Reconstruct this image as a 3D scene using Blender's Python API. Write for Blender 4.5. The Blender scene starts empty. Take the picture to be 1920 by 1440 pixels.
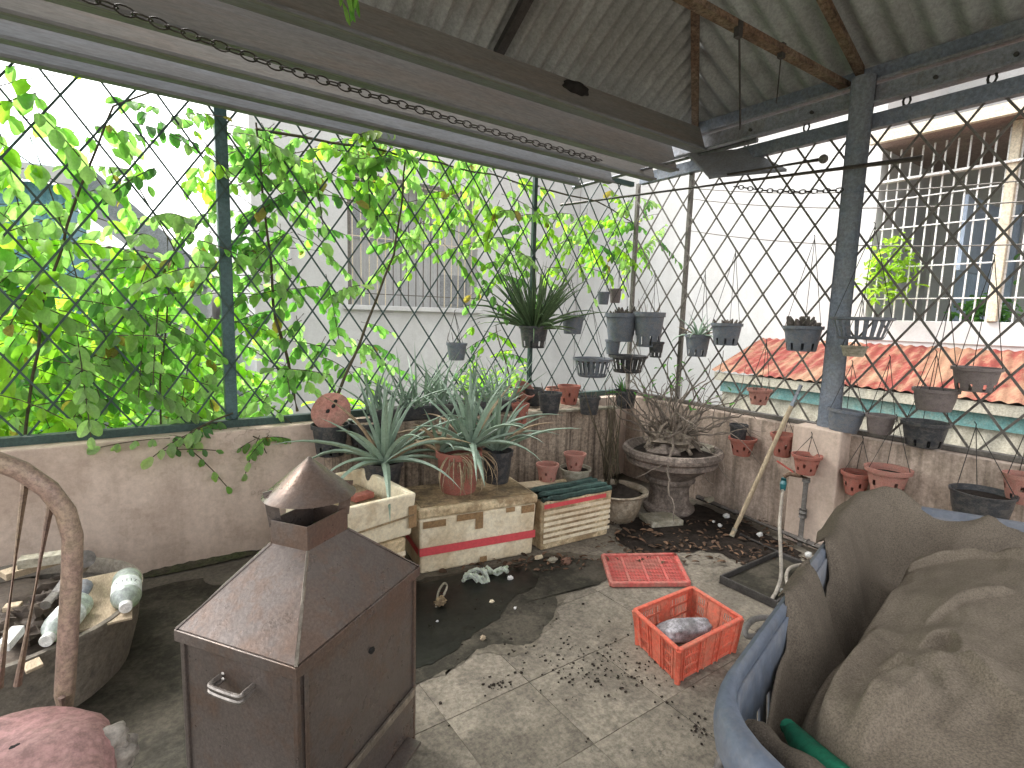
import bpy, math, random
from mathutils import Vector, Matrix, noise
random.seed(11)
R_ = math.radians
scene = bpy.context.scene
col = scene.collection

# ------------------------------------------------------------------ camera
PITCH, ROLL, YAW, FOC, HC = 7.2, 1.6, -35.4, 1000.0, 1.5
_p, _r, _a = R_(PITCH), R_(ROLL), R_(YAW)
_f = Vector((0, math.cos(_p), -math.sin(_p))); _x = Vector((1, 0, 0)); _u = _x.cross(_f)
_rx = math.cos(_r)*_x + math.sin(_r)*_u; _ux = -math.sin(_r)*_x + math.cos(_r)*_u
_Z = Matrix.Rotation(_a, 3, 'Z')
RIGHT, UP, FWD = _Z @ _rx, _Z @ _ux, _Z @ _f
EYE = Vector((0, 0, HC))
cd = bpy.data.cameras.new('camera'); cam = bpy.data.objects.new('camera', cd); col.objects.link(cam)
cd.sensor_width = 36; cd.lens = 36*FOC/1920; cd.clip_start = .05; cd.clip_end = 800
cam.matrix_world = Matrix.Translation(EYE) @ Matrix((RIGHT, UP, -FWD)).transposed().to_4x4()
scene.camera = cam
scene.render.resolution_x, scene.render.resolution_y = 1024, 768

# ------------------------------------------------------------------ sky, sun, exposure
SUN_EL, SUN_AZ = 52, 332          # azimuth clockwise from +Y; a veiled sun beyond the back fence, to the left
w = bpy.data.worlds.new('World'); scene.world = w; w.use_nodes = True
nt = w.node_tree; nt.nodes.clear()
sky = nt.nodes.new('ShaderNodeTexSky'); sky.sky_type = 'NISHITA'; sky.sun_disc = False
sky.sun_elevation = R_(SUN_EL); sky.sun_rotation = R_(SUN_AZ); sky.dust_density = 4; sky.air_density = 1.2
hs = nt.nodes.new('ShaderNodeHueSaturation'); hs.inputs['Saturation'].default_value = .10
bg = nt.nodes.new('ShaderNodeBackground'); bg.inputs['Strength'].default_value = .15
wo = nt.nodes.new('ShaderNodeOutputWorld')
nt.links.new(sky.outputs[0], hs.inputs['Color']); nt.links.new(hs.outputs[0], bg.inputs[0]); nt.links.new(bg.outputs[0], wo.inputs[0])
sl = bpy.data.lights.new('sun', 'SUN'); sl.energy = .8; sl.angle = R_(22); sl.color = (1, .96, .9)
so = bpy.data.objects.new('sun', sl); col.objects.link(so)
sd = Vector((math.sin(R_(SUN_AZ))*math.cos(R_(SUN_EL)), math.cos(R_(SUN_AZ))*math.cos(R_(SUN_EL)), math.sin(R_(SUN_EL))))
so.rotation_euler = sd.to_track_quat('Z', 'Y').to_euler()
scene.view_settings.view_transform = 'Standard'; scene.view_settings.look = 'None'
scene.view_settings.exposure = 2.15; scene.view_settings.gamma = 1
scene.render.engine = 'CYCLES'
scene.cycles.max_bounces = 6; scene.cycles.diffuse_bounces = 4; scene.cycles.transparent_max_bounces = 8

# ------------------------------------------------------------------ survey helpers: photo measurements -> metres on a known plane
def ray(x, y): return RIGHT*((x-960)/FOC) - UP*((y-720)/FOC) + FWD
def onz(x, y, z): d = ray(x, y); return EYE + d*((z-HC)/d.z)
def onY(x, y, Y): d = ray(x, y); return EYE + d*(Y/d.y)
def onX(x, y, X): d = ray(x, y); return EYE + d*(X/d.x)
def depth(p): return (Vector(p)-EYE).dot(FWD)
def V(*a): return Vector(a)

# ------------------------------------------------------------------ materials
MATS = {}
def lin(c): return tuple(((v/12.92) if v <= .04045 else ((v+.055)/1.055)**2.4) for v in c)
def mat(name, c1, c2=None, scale=5, rough=.8, metal=0, bump=.25, bscale=60, dirt=None, dscale=3, damt=.5, stretch=(1, 1, 1), spec=.35,
        transl=0, vary=0, streak=None, samt=.5, sscale=(14, 14, .8), alpha=1, grain=.28, gscale=45, crack=None, cscale=1.6):
    """base colour c1..c2 by noise; 'dirt' is a third colour in patches; 'streak' a fourth in drips along z."""
    if name in MATS: return MATS[name]
    m = bpy.data.materials.new(name); m.use_nodes = True; t = m.node_tree; N, L = t.nodes, t.links
    N.clear()
    out = N.new('ShaderNodeOutputMaterial'); b = N.new('ShaderNodeBsdfPrincipled')
    tc = N.new('ShaderNodeTexCoord'); oi = N.new('ShaderNodeObjectInfo')
    mu = N.new('ShaderNodeMath'); mu.operation = 'MULTIPLY'; mu.inputs[1].default_value = 41
    L.new(oi.outputs['Random'], mu.inputs[0])
    ad = N.new('ShaderNodeVectorMath'); ad.operation = 'ADD'; L.new(tc.outputs['Object'], ad.inputs[0]); L.new(mu.outputs[0], ad.inputs[1])
    mp = N.new('ShaderNodeMapping'); mp.inputs['Scale'].default_value = stretch; L.new(ad.outputs[0], mp.inputs[0])
    def nz(sc, det=5, vec=None, rg=.6):
        n = N.new('ShaderNodeTexNoise'); n.inputs['Scale'].default_value = sc; n.inputs['Detail'].default_value = det
        n.inputs['Roughness'].default_value = rg
        L.new((vec or mp).outputs[0], n.inputs['Vector']); return n
    def ramp(src, a, bb, lo, hi):
        r = N.new('ShaderNodeValToRGB'); r.color_ramp.elements[0].position = lo; r.color_ramp.elements[1].position = hi
        r.color_ramp.elements[0].color = (*a, 1) if len(a) == 3 else a; r.color_ramp.elements[1].color = (*bb, 1) if len(bb) == 3 else bb
        L.new(src, r.inputs[0]); return r
    def mix(fac, A, B, mode='MIX'):
        x = N.new('ShaderNodeMix'); x.data_type = 'RGBA'; x.blend_type = mode
        if isinstance(fac, float): x.inputs[0].default_value = fac
        else: L.new(fac, x.inputs[0])
        L.new(A, x.inputs[6])
        if isinstance(B, tuple): x.inputs[7].default_value = (*B, 1)
        else: L.new(B, x.inputs[7])
        return x.outputs[2]
    c2 = c2 or tuple(v*.72 for v in c1)
    c = ramp(nz(scale).outputs[0], c2, c1, .3, .7).outputs[0]
    if dirt:
        d = ramp(nz(dscale, 5, rg=.7).outputs[0], (0, 0, 0), (damt, damt, damt), .47, .57).outputs[0]
        c = mix(d, c, dirt)
        d = ramp(nz(dscale*5.3, 4, rg=.75).outputs[0], (0, 0, 0), (damt*.7,)*3, .52, .62).outputs[0]
        c = mix(d, c, dirt)
    if streak:
        m2 = N.new('ShaderNodeMapping'); m2.inputs['Scale'].default_value = sscale; L.new(ad.outputs[0], m2.inputs[0])
        d = ramp(nz(1, 6, m2, .65).outputs[0], (0, 0, 0), (samt, samt, samt), .45, .66).outputs[0]
        c = mix(d, c, streak)
    if crack:
        n1 = nz(cscale, 5, rg=.72); ab = N.new('ShaderNodeMath'); ab.operation = 'SUBTRACT'; ab.inputs[1].default_value = .5; L.new(n1.outputs[0], ab.inputs[0])
        a2 = N.new('ShaderNodeMath'); a2.operation = 'ABSOLUTE'; L.new(ab.outputs[0], a2.inputs[0])
        k1 = ramp(a2.outputs[0], (.7, .7, .7), (0, 0, 0), .0012, .005)
        k2 = ramp(nz(cscale*.7, 3).outputs[0], (0, 0, 0), (1, 1, 1), .56, .64)
        km = N.new('ShaderNodeMath'); km.operation = 'MULTIPLY'; L.new(k1.outputs[0], km.inputs[0]); L.new(k2.outputs[0], km.inputs[1])
        c = mix(km.outputs[0], c, crack)
    if grain:
        g1 = ramp(nz(gscale, 3, rg=.8).outputs[0], (1-grain,)*3, (1+grain*.6,)*3, .36, .64)
        c = mix(1.0, c, g1.outputs[0], 'MULTIPLY')
    if vary:
        gi = N.new('ShaderNodeNewGeometry'); sm = N.new('ShaderNodeMath'); sm.operation = 'ADD'
        L.new(oi.outputs['Random'], sm.inputs[0]); L.new(gi.outputs['Random Per Island'], sm.inputs[1])
        fr = N.new('ShaderNodeMath'); fr.operation = 'FRACT'; L.new(sm.outputs[0], fr.inputs[0])
        h = N.new('ShaderNodeHueSaturation'); L.new(c, h.inputs['Color'])
        mr = N.new('ShaderNodeMapRange'); mr.inputs['To Min'].default_value = 1-vary; mr.inputs['To Max'].default_value = 1+vary
        L.new(fr.outputs[0], mr.inputs['Value']); L.new(mr.outputs[0], h.inputs['Value'])
        m3 = N.new('ShaderNodeMapRange'); m3.inputs['To Min'].default_value = .5-.05*vary; m3.inputs['To Max'].default_value = .5+.05*vary
        L.new(oi.outputs['Random'], m3.inputs['Value']); L.new(m3.outputs[0], h.inputs['Hue'])
        c = h.outputs[0]
    L.new(c, b.inputs['Base Color'])
    rr = ramp(nz(scale*2.3).outputs[0], (max(rough-.15, .03),)*3, (min(rough+.1, 1),)*3, .3, .7)
    L.new(rr.outputs[0], b.inputs['Roughness'])
    b.inputs['Metallic'].default_value = metal; b.inputs['Specular IOR Level'].default_value = spec
    b.inputs['Alpha'].default_value = alpha
    if bump:
        bp = N.new('ShaderNodeBump'); bp.inputs['Strength'].default_value = bump; bp.inputs['Distance'].default_value = .004
        L.new(nz(bscale, 4).outputs[0], bp.inputs['Height']); L.new(bp.outputs[0], b.inputs['Normal'])
    if transl:
        tr = N.new('ShaderNodeBsdfTranslucent'); ms = N.new('ShaderNodeMixShader'); ms.inputs[0].default_value = transl
        tcol = mix(1.0, c, (.78, 1.0, .50), 'MULTIPLY'); sc = N.new('ShaderNodeHueSaturation'); sc.inputs['Value'].default_value = 2.3
        L.new(tcol, sc.inputs['Color'])
        L.new(sc.outputs[0], tr.inputs[0]); L.new(b.outputs[0], ms.inputs[1]); L.new(tr.outputs[0], ms.inputs[2]); L.new(ms.outputs[0], out.inputs[0])
    else: L.new(b.outputs[0], out.inputs[0])
    MATS[name] = m; return m

M_floor = mat('floor concrete', (.285, .25, .198), (.19, .165, .13), 1.6, .8, 0, .6, 80, dirt=(.11, .094, .074), dscale=1.7, damt=.6, vary=.03, grain=.35, crack=(.08, .07, .055), cscale=2.2)
M_joint = mat('joint mortar', (.17, .15, .12), (.10, .088, .07), 3, .9)
M_wet = mat('standing water', (.02, .021, .016), (.01, .011, .009), 7, .4, 0, .08, 30, spec=.2)
M_damp = mat('damp concrete', (.06, .053, .041), (.03, .028, .021), 6, .75, 0, .3, 60, spec=.15, dirt=(.10, .087, .067), dscale=3, damt=.5)
M_damp2 = mat('drying concrete', (.15, .13, .10), (.095, .083, .064), 5, .8, 0, .4, 60, spec=.2, dirt=(.19, .165, .13), dscale=4, damt=.5)
M_soil = mat('black soil', (.04, .03, .024), (.012, .01, .008), 16, .9, 0, .8, 60, spec=.15)
M_plaster = mat('pinkish plaster', (.66, .53, .44), (.575, .455, .375), 1.3, .9, 0, .4, 60, dirt=(.38, .28, .215), dscale=1.2, damt=.45, streak=(.31, .235, .185), samt=.35, sscale=(7, 7, 1.2), grain=.10, crack=(.12, .09, .075), cscale=1.2)
M_plaster_r = mat('drip stained plaster', (.58, .465, .385), (.47, .37, .30), 1.8, .9, 0, .4, 60, dirt=(.31, .24, .185), dscale=2, damt=.45, streak=(.14, .11, .08), samt=.75, sscale=(13, 13, .9), grain=.25)
M_plaster_old = mat('streaked grey plaster', (.46, .36, .275), (.29, .22, .165), 4, .9, 0, .5, 60, dirt=(.48, .39, .30), dscale=6, damt=.4, streak=(.05, .037, .03), samt=.9, sscale=(24, 24, .9), grain=.4)
M_moss = mat('wall foot grime', (.10, .085, .06), (.04, .036, .022), 9, .95, 0, .9, 60, dirt=(.055, .07, .025), dscale=3, damt=.7, grain=.5)
M_roof = mat('galvanised roof sheet', (.385, .39, .372), (.275, .279, .266), 3, .6, .1, .1, 50, dirt=(.19, .186, .172), dscale=1.6, damt=.4, grain=.2)
M_roofpale = mat('pale roof sheet', (.40, .42, .41), (.31, .327, .32), 3, .55, .1, .1, 50, dirt=(.22, .215, .20), dscale=1.6, damt=.35, grain=.2)
M_board = mat('grey weathered board', (.25, .238, .218), (.18, .172, .158), 2, .7, 0, .3, 60, dirt=(.24, .185, .145), dscale=1.3, damt=.4, stretch=(.3, 2, 2), grain=.18)
M_boardb = mat('blue grey board', (.225, .235, .245), (.16, .167, .175), 2, .65, 0, .2, 60, dirt=(.16, .145, .13), dscale=1.3, damt=.4, stretch=(.3, 2, 2), grain=.18)
M_rust = mat('rusty steel', (.21, .13, .085), (.105, .07, .052), 9, .85, .2, .5, 120, dirt=(.27, .205, .145), dscale=6, damt=.55, grain=.5)
M_dsteel = mat('dark steel', (.075, .07, .065), (.045, .04, .038), 9, .65, .3, .2, 90)
M_bsteel = mat('slate blue paint', (.20, .23, .275), (.15, .172, .21), 4, .5, 0, .15, 70, dirt=(.21, .20, .19), dscale=4, damt=.35)
M_bsteel2 = mat('pale slate paint', (.27, .285, .315), (.20, .212, .235), 4, .55, 0, .15, 70, dirt=(.17, .15, .135), dscale=4, damt=.5)
M_green = mat('dark green paint', (.05, .088, .078), (.032, .06, .052), 8, .5, 0, .15, 90)
M_greenp = mat('grey green paint', (.085, .15, .15), (.05, .10, .10), 5, .5, 0, .15, 90)
M_bar = mat('brown grey bar paint', (.17, .155, .135), (.105, .094, .082), 8, .6, 0, .2, 90)
M_chain = mat('old chain steel', (.07, .06, .05), (.035, .03, .026), 30, .6, .5)
M_stove = mat('brown stove steel', (.215, .182, .165), (.155, .13, .117), 2.5, .36, .55, .2, 60, dirt=(.20, .12, .08), dscale=1.8, damt=.5, grain=.22, gscale=120)
M_stovehi = mat('worn edge steel', (.42, .37, .31), (.28, .24, .2), 12, .4, .7)
M_steel = mat('worn handle steel', (.36, .33, .30), (.24, .21, .19), 9, .4, .7, .1)
M_dullblack = mat('dull black', (.02, .018, .016), None, 8, .9)
M_foam = mat('grimy foam', (.87, .785, .60), (.80, .70, .50), 3, .75, 0, .35, 90, dirt=(.45, .31, .16), dscale=2.0, damt=.38, grain=.14, streak=(.48, .34, .18), samt=.22, sscale=(11, 11, 2.5))
M_foamlid = mat('stained foam', (.80, .67, .45), (.62, .48, .29), 4, .8, 0, .45, 80, dirt=(.27, .18, .095), dscale=3, damt=.75, grain=.25, streak=(.30, .20, .10), samt=.5, sscale=(9, 9, 4))
M_foamd = mat('brown stained foam', (.42, .31, .18), (.24, .17, .09), 6, .85, 0, .4, 60, dirt=(.12, .09, .06), dscale=7, damt=.7)
M_redtape = mat('red tape', (.70, .10, .11), (.60, .08, .09), 5, .5, 0, .05, grain=.1)
M_tape = mat('brown packing tape', (.36, .235, .125), (.27, .165, .08), 6, .4)
M_net = mat('green netting', (.05, .10, .085), (.02, .035, .03), 18, .8, 0, .6, 90)
M_terra = mat('terracotta', (.43, .155, .115), (.34, .115, .085), 7, .85, 0, .25, 90, dirt=(.25, .13, .10), dscale=7, damt=.5)
M_terra2 = mat('faded terracotta', (.48, .23, .185), (.38, .165, .13), 7, .85, 0, .25, 90, dirt=(.28, .17, .13), dscale=7, damt=.5)
M_black = mat('black plastic', (.045, .048, .054), (.028, .03, .034), 8, .5, 0, .12, 60, dirt=(.11, .10, .09), dscale=6, damt=.6)
M_grey = mat('faded grey plastic', (.16, .182, .215), (.115, .13, .155), 8, .55, 0, .12, 60, dirt=(.20, .19, .18), dscale=6, damt=.45)
M_brownp = mat('brown grey plastic', (.19, .155, .15), (.13, .108, .105), 8, .6, 0, .15, 60, dirt=(.22, .185, .16), dscale=6, damt=.5)
M_wire = mat('hanger wire', (.06, .055, .05), None, 8, .6, .5, 0)
M_cement = mat('grey cement', (.32, .262, .22), (.19, .153, .13), 5, .9, 0, .8, 50, dirt=(.10, .08, .066), dscale=4, damt=.65, grain=.4)
M_root = mat('pale root bark', (.36, .30, .235), (.17, .138, .108), 14, .9, 0, .8, 70, grain=.5)
M_cementp = mat('pale cement', (.46, .42, .34), (.34, .31, .24), 6, .9, 0, .5, 60, dirt=(.2, .18, .12), dscale=5, damt=.6)
M_enamel = mat('stained white basin', (.48, .42, .33), (.38, .32, .24), 5, .45, 0, .15, 60, dirt=(.19, .14, .09), dscale=3, damt=.75)
M_aloe = mat('aloe leaf', (.30, .385, .305), (.215, .29, .225), 6, .5, 0, .1, 60, transl=.12, vary=.22, grain=.15)
M_aloed = mat('dry aloe leaf', (.40, .31, .20), (.29, .21, .13), 8, .8, 0, .2, 60, vary=.2)
M_cactus = mat('dark succulent leaf', (.12, .18, .085), (.075, .115, .055), 8, .5, 0, .15, 60, transl=.15, vary=.35)
M_succ = mat('brown succulent', (.16, .135, .115), (.09, .08, .065), 20, .8, 0, .3, 60, vary=.3)
M_leaf = mat('vine leaf', (.20, .335, .10), (.15, .275, .08), 7, .5, 0, .2, 30, transl=.55, vary=.4, grain=.15)
M_leafp = mat('pale leaf', (.30, .40, .19), (.235, .33, .15), 7, .55, 0, .2, 30, transl=.5, vary=.35, grain=.15)
M_leafb = mat('browning leaf', (.33, .24, .07), (.24, .16, .05), 9, .7, 0, .3, 30, transl=.4, vary=.3, grain=.3)
M_leafy = mat('yellow green leaf', (.28, .40, .055), (.22, .335, .05), 7, .5, 0, .1, 40, transl=.6, vary=.3, grain=.12)
M_leafd = mat('deep green leaf', (.105, .215, .07), (.075, .16, .055), 7, .45, 0, .1, 40, transl=.5, vary=.3, grain=.12)
M_stem = mat('vine stem', (.105, .085, .055), (.06, .05, .03), 9, .9, 0, .4)
M_twig = mat('grey twig', (.215, .175, .14), (.10, .083, .068), 12, .9, 0, .5, 90)
M_bamboo = mat('bamboo', (.42, .34, .23), (.30, .23, .15), 9, .7, 0, .2, stretch=(2, 2, .4))
M_pipe = mat('grey pvc', (.23, .215, .20), (.16, .145, .135), 7, .55, 0, .1, 60, dirt=(.1, .085, .07), dscale=6, damt=.6)
M_hose = mat('beige hose', (.36, .325, .275), (.27, .24, .2), 9, .5)
M_teal = mat('teal plastic', (.025, .15, .165), None, 9, .4)
M_redp = mat('red handle', (.55, .10, .075), None, 9, .45)
M_orange = mat('orange red plastic', (.76, .165, .105), (.64, .13, .08), 5, .5, 0, .1, 60, dirt=(.50, .26, .18), dscale=5, damt=.45, transl=.12, grain=.18)
M_lidred = mat('faded red plastic', (.62, .135, .115), (.52, .11, .095), 5, .55, 0, .1, 60, dirt=(.36, .20, .155), dscale=5, damt=.55, grain=.25)
M_stone = mat('grey stone', (.50, .49, .52), (.30, .29, .31), 9, .9, 0, .9, 40, dirt=(.12, .11, .105), dscale=6, damt=.6, grain=.4)
M_blue = mat('dull blue plastic', (.135, .158, .20), (.105, .124, .16), 4, .5, 0, .08, 60, dirt=(.21, .20, .195), dscale=2.5, damt=.45, grain=.15)
M_cloth = mat('brown grey netting', (.235, .195, .150), (.185, .152, .117), 2.5, .95, 0, .6, 520, dirt=(.14, .114, .088), dscale=1.2, damt=.5, spec=.05, grain=.35, gscale=320)
M_clothd = mat('dark brown netting', (.19, .157, .122), (.145, .119, .093), 2.5, .95, 0, .6, 520, dirt=(.11, .09, .072), dscale=1.2, damt=.5, spec=.05, grain=.35, gscale=320)
M_greencl = mat('bright green cloth', (.012, .20, .11), (.008, .14, .075), 6, .7, 0, .2)
M_pink = mat('torn pink vinyl', (.52, .30, .285), (.43, .225, .215), 5, .7, 0, .6, 30, dirt=(.27, .17, .15), dscale=4, damt=.5, grain=.35)
M_padding = mat('grey foam padding', (.40, .36, .31), (.10, .085, .075), 11, .95, 0, .9, 40)
M_chairt = mat('pink brown chair paint', (.36, .25, .20), (.25, .17, .135), 7, .5, .1, .25, 60, dirt=(.34, .265, .18), dscale=5, damt=.6, grain=.35, gscale=90)
M_basketw = mat('old woven basin', (.27, .235, .185), (.18, .155, .125), 8, .9, 0, .6, 60, dirt=(.12, .105, .09), dscale=4, damt=.6)
M_wood = mat('pale scrap wood', (.50, .40, .28), (.36, .28, .19), 5, .8, 0, .3, 60, stretch=(6, 1, 6))
M_wooddk = mat('dark scrap wood', (.11, .085, .065), (.06, .045, .036), 7, .85, 0, .5)
M_bottle = mat('cloudy bottle', (.50, .53, .52), (.40, .43, .43), 6, .25, 0, .05, 40, spec=.5, transl=.25)
M_white = mat('white plastic', (.78, .77, .74), (.68, .67, .64), 8, .5, 0, .05)
M_label = mat('paper label', (.72, .78, .74), (.66, .72, .69), 8, .6, 0, .05)
M_ink = mat('black ink', (.02, .03, .03), None, 8, .6, 0, 0)
M_bag = mat('white film', (.70, .70, .70), (.5, .5, .5), 14, .35, 0, .6, 40, transl=.3)
M_litter = mat('dry leaf litter', (.17, .105, .06), (.07, .045, .03), 12, .9, 0, .3, vary=.6)
M_bldg = mat('white render', (.60, .595, .58), (.54, .535, .525), 1.2, .9, 0, .15, 30, dirt=(.46, .45, .435), dscale=.7, damt=.4, grain=.06, streak=(.42, .41, .39), samt=.28, sscale=(2.2, 2.2, .25))
M_bldg2 = mat('pale grey render', (.52, .52, .51), (.46, .46, .45), 1.5, .9, 0, .15, 30, dirt=(.40, .39, .38), dscale=1.4, damt=.4, grain=.06)
M_glass = mat('dim window', (.30, .31, .32), (.22, .23, .24), 2, .2, 0, 0, spec=.6)
M_curtain = mat('pale curtain', (.50, .50, .49), (.40, .40, .40), 3, .8, 0, .1, stretch=(9, 9, .4))
M_cream = mat('cream frame', (.66, .58, .44), (.56, .48, .36), 6, .6)
M_redroof = mat('red roof sheet', (.20, .036, .026), (.155, .028, .021), 2.0, .8, 0, .1, 40, dirt=(.33, .235, .14), dscale=1.1, damt=.5, stretch=(.5, 2.2, 1), grain=.25)
M_turq = mat('turquoise paint', (.125, .26, .25), (.10, .215, .21), 3, .7, 0, .1, 40, dirt=(.23, .27, .22), dscale=3, damt=.5)
M_creamw = mat('cream cladding', (.44, .405, .325), (.36, .335, .27), 3, .8, 0, .1, 40, streak=(.25, .25, .215), samt=.55, sscale=(6, 6, .7))
M_tealw = mat('teal metal wall', (.15, .33, .40), (.12, .27, .33), 3, .6, 0, .1, 40)
M_tealr = mat('pale teal roof', (.36, .52, .52), (.30, .45, .45), 3, .6, 0, .1, 40)
M_tile = mat('grey roof tile', (.33, .34, .35), (.25, .26, .27), 8, .8, 0, .4, 40)
M_brownc = mat('brown ceiling', (.30, .23, .20), (.22, .165, .14), 5, .8)
M_bluecl = mat('pale blue cloth', (.45, .53, .66), (.36, .44, .58), 4, .8, stretch=(8, 8, .5))
M_ground = mat('ground', (.20, .19, .17), (.13, .13, .11), .4, .95, 0, .2, 5)

# ------------------------------------------------------------------ mesh helpers
def frame_of(d):
    d = d.normalized(); a = Vector((0, 0, 1)) if abs(d.z) < .9 else Vector((1, 0, 0))
    x = d.cross(a).normalized(); return x, x.cross(d).normalized()
class MB:
    def __init__(s): s.v = []; s.f = []
    def add(s, vs, fs):
        o = len(s.v); s.v += [tuple(v) for v in vs]; s.f += [tuple(i+o for i in f) for f in fs]; return s
    def box(s, x0, x1, y0, y1, z0, z1, T=None):
        vs = [Vector((x, y, z)) for z in (z0, z1) for y in (y0, y1) for x in (x0, x1)]
        if T is not None: vs = [T @ v for v in vs]
        return s.add(vs, [(0, 2, 3, 1), (4, 5, 7, 6), (0, 1, 5, 4), (2, 6, 7, 3), (0, 4, 6, 2), (1, 3, 7, 5)])
    def bar(s, a, b, wd, th, side):
        """flat bar a->b; 'side' is the thickness direction"""
        a, b, side = Vector(a), Vector(b), Vector(side).normalized(); d = (b-a).normalized(); n = d.cross(side).normalized()
        vs = [p + n*i*wd/2 + side*j*th/2 for p in (a, b) for i, j in ((-1, -1), (1, -1), (1, 1), (-1, 1))]
        return s.add(vs, [(3, 2, 1, 0), (4, 5, 6, 7), (0, 1, 5, 4), (1, 2, 6, 5), (2, 3, 7, 6), (3, 0, 4, 7)])
    def tube(s, pts, r, n=8, caps=True, closed=False):
        pts = [Vector(p) for p in pts]; k = len(pts); rs = r if isinstance(r, (list, tuple)) else [r]*k
        o = len(s.v); x = None
        for i, p in enumerate(pts):
            if closed: d = pts[(i+1) % k]-pts[i-1]
            else: d = pts[min(i+1, k-1)]-pts[max(i-1, 0)]
            if d.length < 1e-9: d = Vector((0, 0, 1))
            d.normalize()
            if x is None: x, y = frame_of(d)
            else:
                x = (x - d*x.dot(d)); x = x.normalized() if x.length > 1e-6 else frame_of(d)[0]; y = x.cross(d)*-1
                y = d.cross(x)
            for j in range(n):
                a = 2*math.pi*j/n; s.v.append(tuple(p + (x*math.cos(a)+y*math.sin(a))*rs[i]))
        for i in range(k if closed else k-1):
            i2 = (i+1) % k
            for j in range(n):
                s.f.append((o+i*n+j, o+i*n+(j+1) % n, o+i2*n+(j+1) % n, o+i2*n+j))
        if caps and not closed: s.f.append(tuple(o+j for j in range(n))[::-1]); s.f.append(tuple(o+(k-1)*n+j for j in range(n)))
        return s
    def lathe(s, prof, n=24, c=(0, 0, 0), sx=1, sy=1, skip=None, wob=0, closed_top=False, closed_bot=False, seed=0):
        c = Vector(c); o = len(s.v); k = len(prof)
        for i, (r, z) in enumerate(prof):
            for j in range(n):
                a = 2*math.pi*j/n; q = 1
                if wob: q = 1+wob*noise.noise(Vector((math.cos(a)*2+seed, math.sin(a)*2, z*6)))
                s.v.append(tuple(c+Vector((r*q*sx*math.cos(a), r*q*sy*math.sin(a), z+(wob*.25*noise.noise(Vector((math.cos(a)*1.5, math.sin(a)*1.5+seed, 3))) if wob else 0)))))
        for i in range(k-1):
            for j in range(n):
                if skip and skip(i, j): continue
                s.f.append((o+i*n+j, o+i*n+(j+1) % n, o+(i+1)*n+(j+1) % n, o+(i+1)*n+j))
        if closed_bot: s.f.append(tuple(o+j for j in range(n))[::-1])
        if closed_top: s.f.append(tuple(o+(k-1)*n+j for j in range(n)))
        return s
    def blob(s, c, rx, ry, rz, n=14, m=9, amp=.15, fr=2.0, seed=0, T=None):
        vs = []; fs = []
        for i in range(m+1):
            th = math.pi*i/m
            for j in range(n):
                ph = 2*math.pi*j/n; d = Vector((math.sin(th)*math.cos(ph), math.sin(th)*math.sin(ph), math.cos(th)))
                q = 1+amp*noise.noise(d*fr+Vector((seed*3.1, seed*1.7, seed)))*2
                v = Vector((d.x*rx*q, d.y*ry*q, d.z*rz*q))
                if T is not None: v = T @ v
                vs.append(Vector(c)+v)
        for i in range(m):
            for j in range(n): fs.append((i*n+j, (i+1)*n+j, (i+1)*n+(j+1) % n, i*n+(j+1) % n))
        return s.add(vs, fs)
    def mesh(s, name, m=None, smooth=False, angle=40):
        me = bpy.data.meshes.new(name); me.from_pydata(s.v, [], s.f)
        if m: me.materials.append(m)
        if smooth:
            me.polygons.foreach_set('use_smooth', [True]*len(me.polygons))
            me.set_sharp_from_angle(angle=R_(angle))
        me.update(); return me
    def build(s, name, m, parent=None, smooth=False, world=True, bevel=0, angle=40):
        o = bpy.data.objects.new(name, s.mesh(name, m, smooth, angle)); col.objects.link(o)
        if parent is not None:
            o.parent = parent
            if world: o.matrix_parent_inverse = WORLD(parent).inverted()
        if bevel:
            bv = o.modifiers.new('bevel', 'BEVEL'); bv.width = bevel; bv.segments = 2; bv.limit_method = 'ANGLE'
        return o
def WORLD(o):
    m = o.matrix_basis.copy()
    while o.parent is not None:
        m = o.parent.matrix_basis @ o.matrix_parent_inverse @ m if False else (WORLD(o.parent) @ o.matrix_parent_inverse @ m); break
    return m
def tag(o, label=None, cat=None, group=None, kind=None):
    if label: o['label'] = label
    if cat: o['category'] = cat
    if group: o['group'] = group
    if kind: o['kind'] = kind
    return o
def thing(name, label, cat, loc=(0, 0, 0), group=None):
    o = bpy.data.objects.new(name, None); col.objects.link(o); o.location = loc; o.empty_display_size = .1
    o.matrix_basis = Matrix.Translation(Vector(loc)); return tag(o, label, cat, group)
def inst(name, me, parent, M):
    """a copy of shared mesh 'me' at world matrix M under 'parent'"""
    o = bpy.data.objects.new(name, me); col.objects.link(o); o.parent = parent
    if parent is not None: o.matrix_parent_inverse = WORLD(parent).inverted()
    o.matrix_basis = M; return o
def struct(name, mb, m, label=None, parent=None, **k):
    o = mb.build(name, m, parent, **k)
    if parent is None: tag(o, label, None, None, 'structure')
    return o
def rnd(a, b): return random.uniform(a, b)
def basis(p, d, up):
    """matrix with local +Y along d, +Z near up, origin p"""
    y = Vector(d).normalized(); x = y.cross(Vector(up)); x = x.normalized() if x.length > 1e-5 else frame_of(y)[0]; z = x.cross(y)
    return Matrix.Translation(Vector(p)) @ Matrix((x, y, z)).transposed().to_4x4()

def smoothpath(pts, k=8):
    P = [Vector(p) for p in pts]; P = [P[0]*2-P[1]]+P+[P[-1]*2-P[-2]]; out = []
    for i in range(1, len(P)-2):
        for j in range(k):
            s = j/k; a, b, c, d = P[i-1:i+3]
            out.append(.5*((2*b)+(c-a)*s+(2*a-5*b+4*c-d)*s*s+(3*b-a-3*c+d)*s**3))
    out.append(P[-2]); return out

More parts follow.
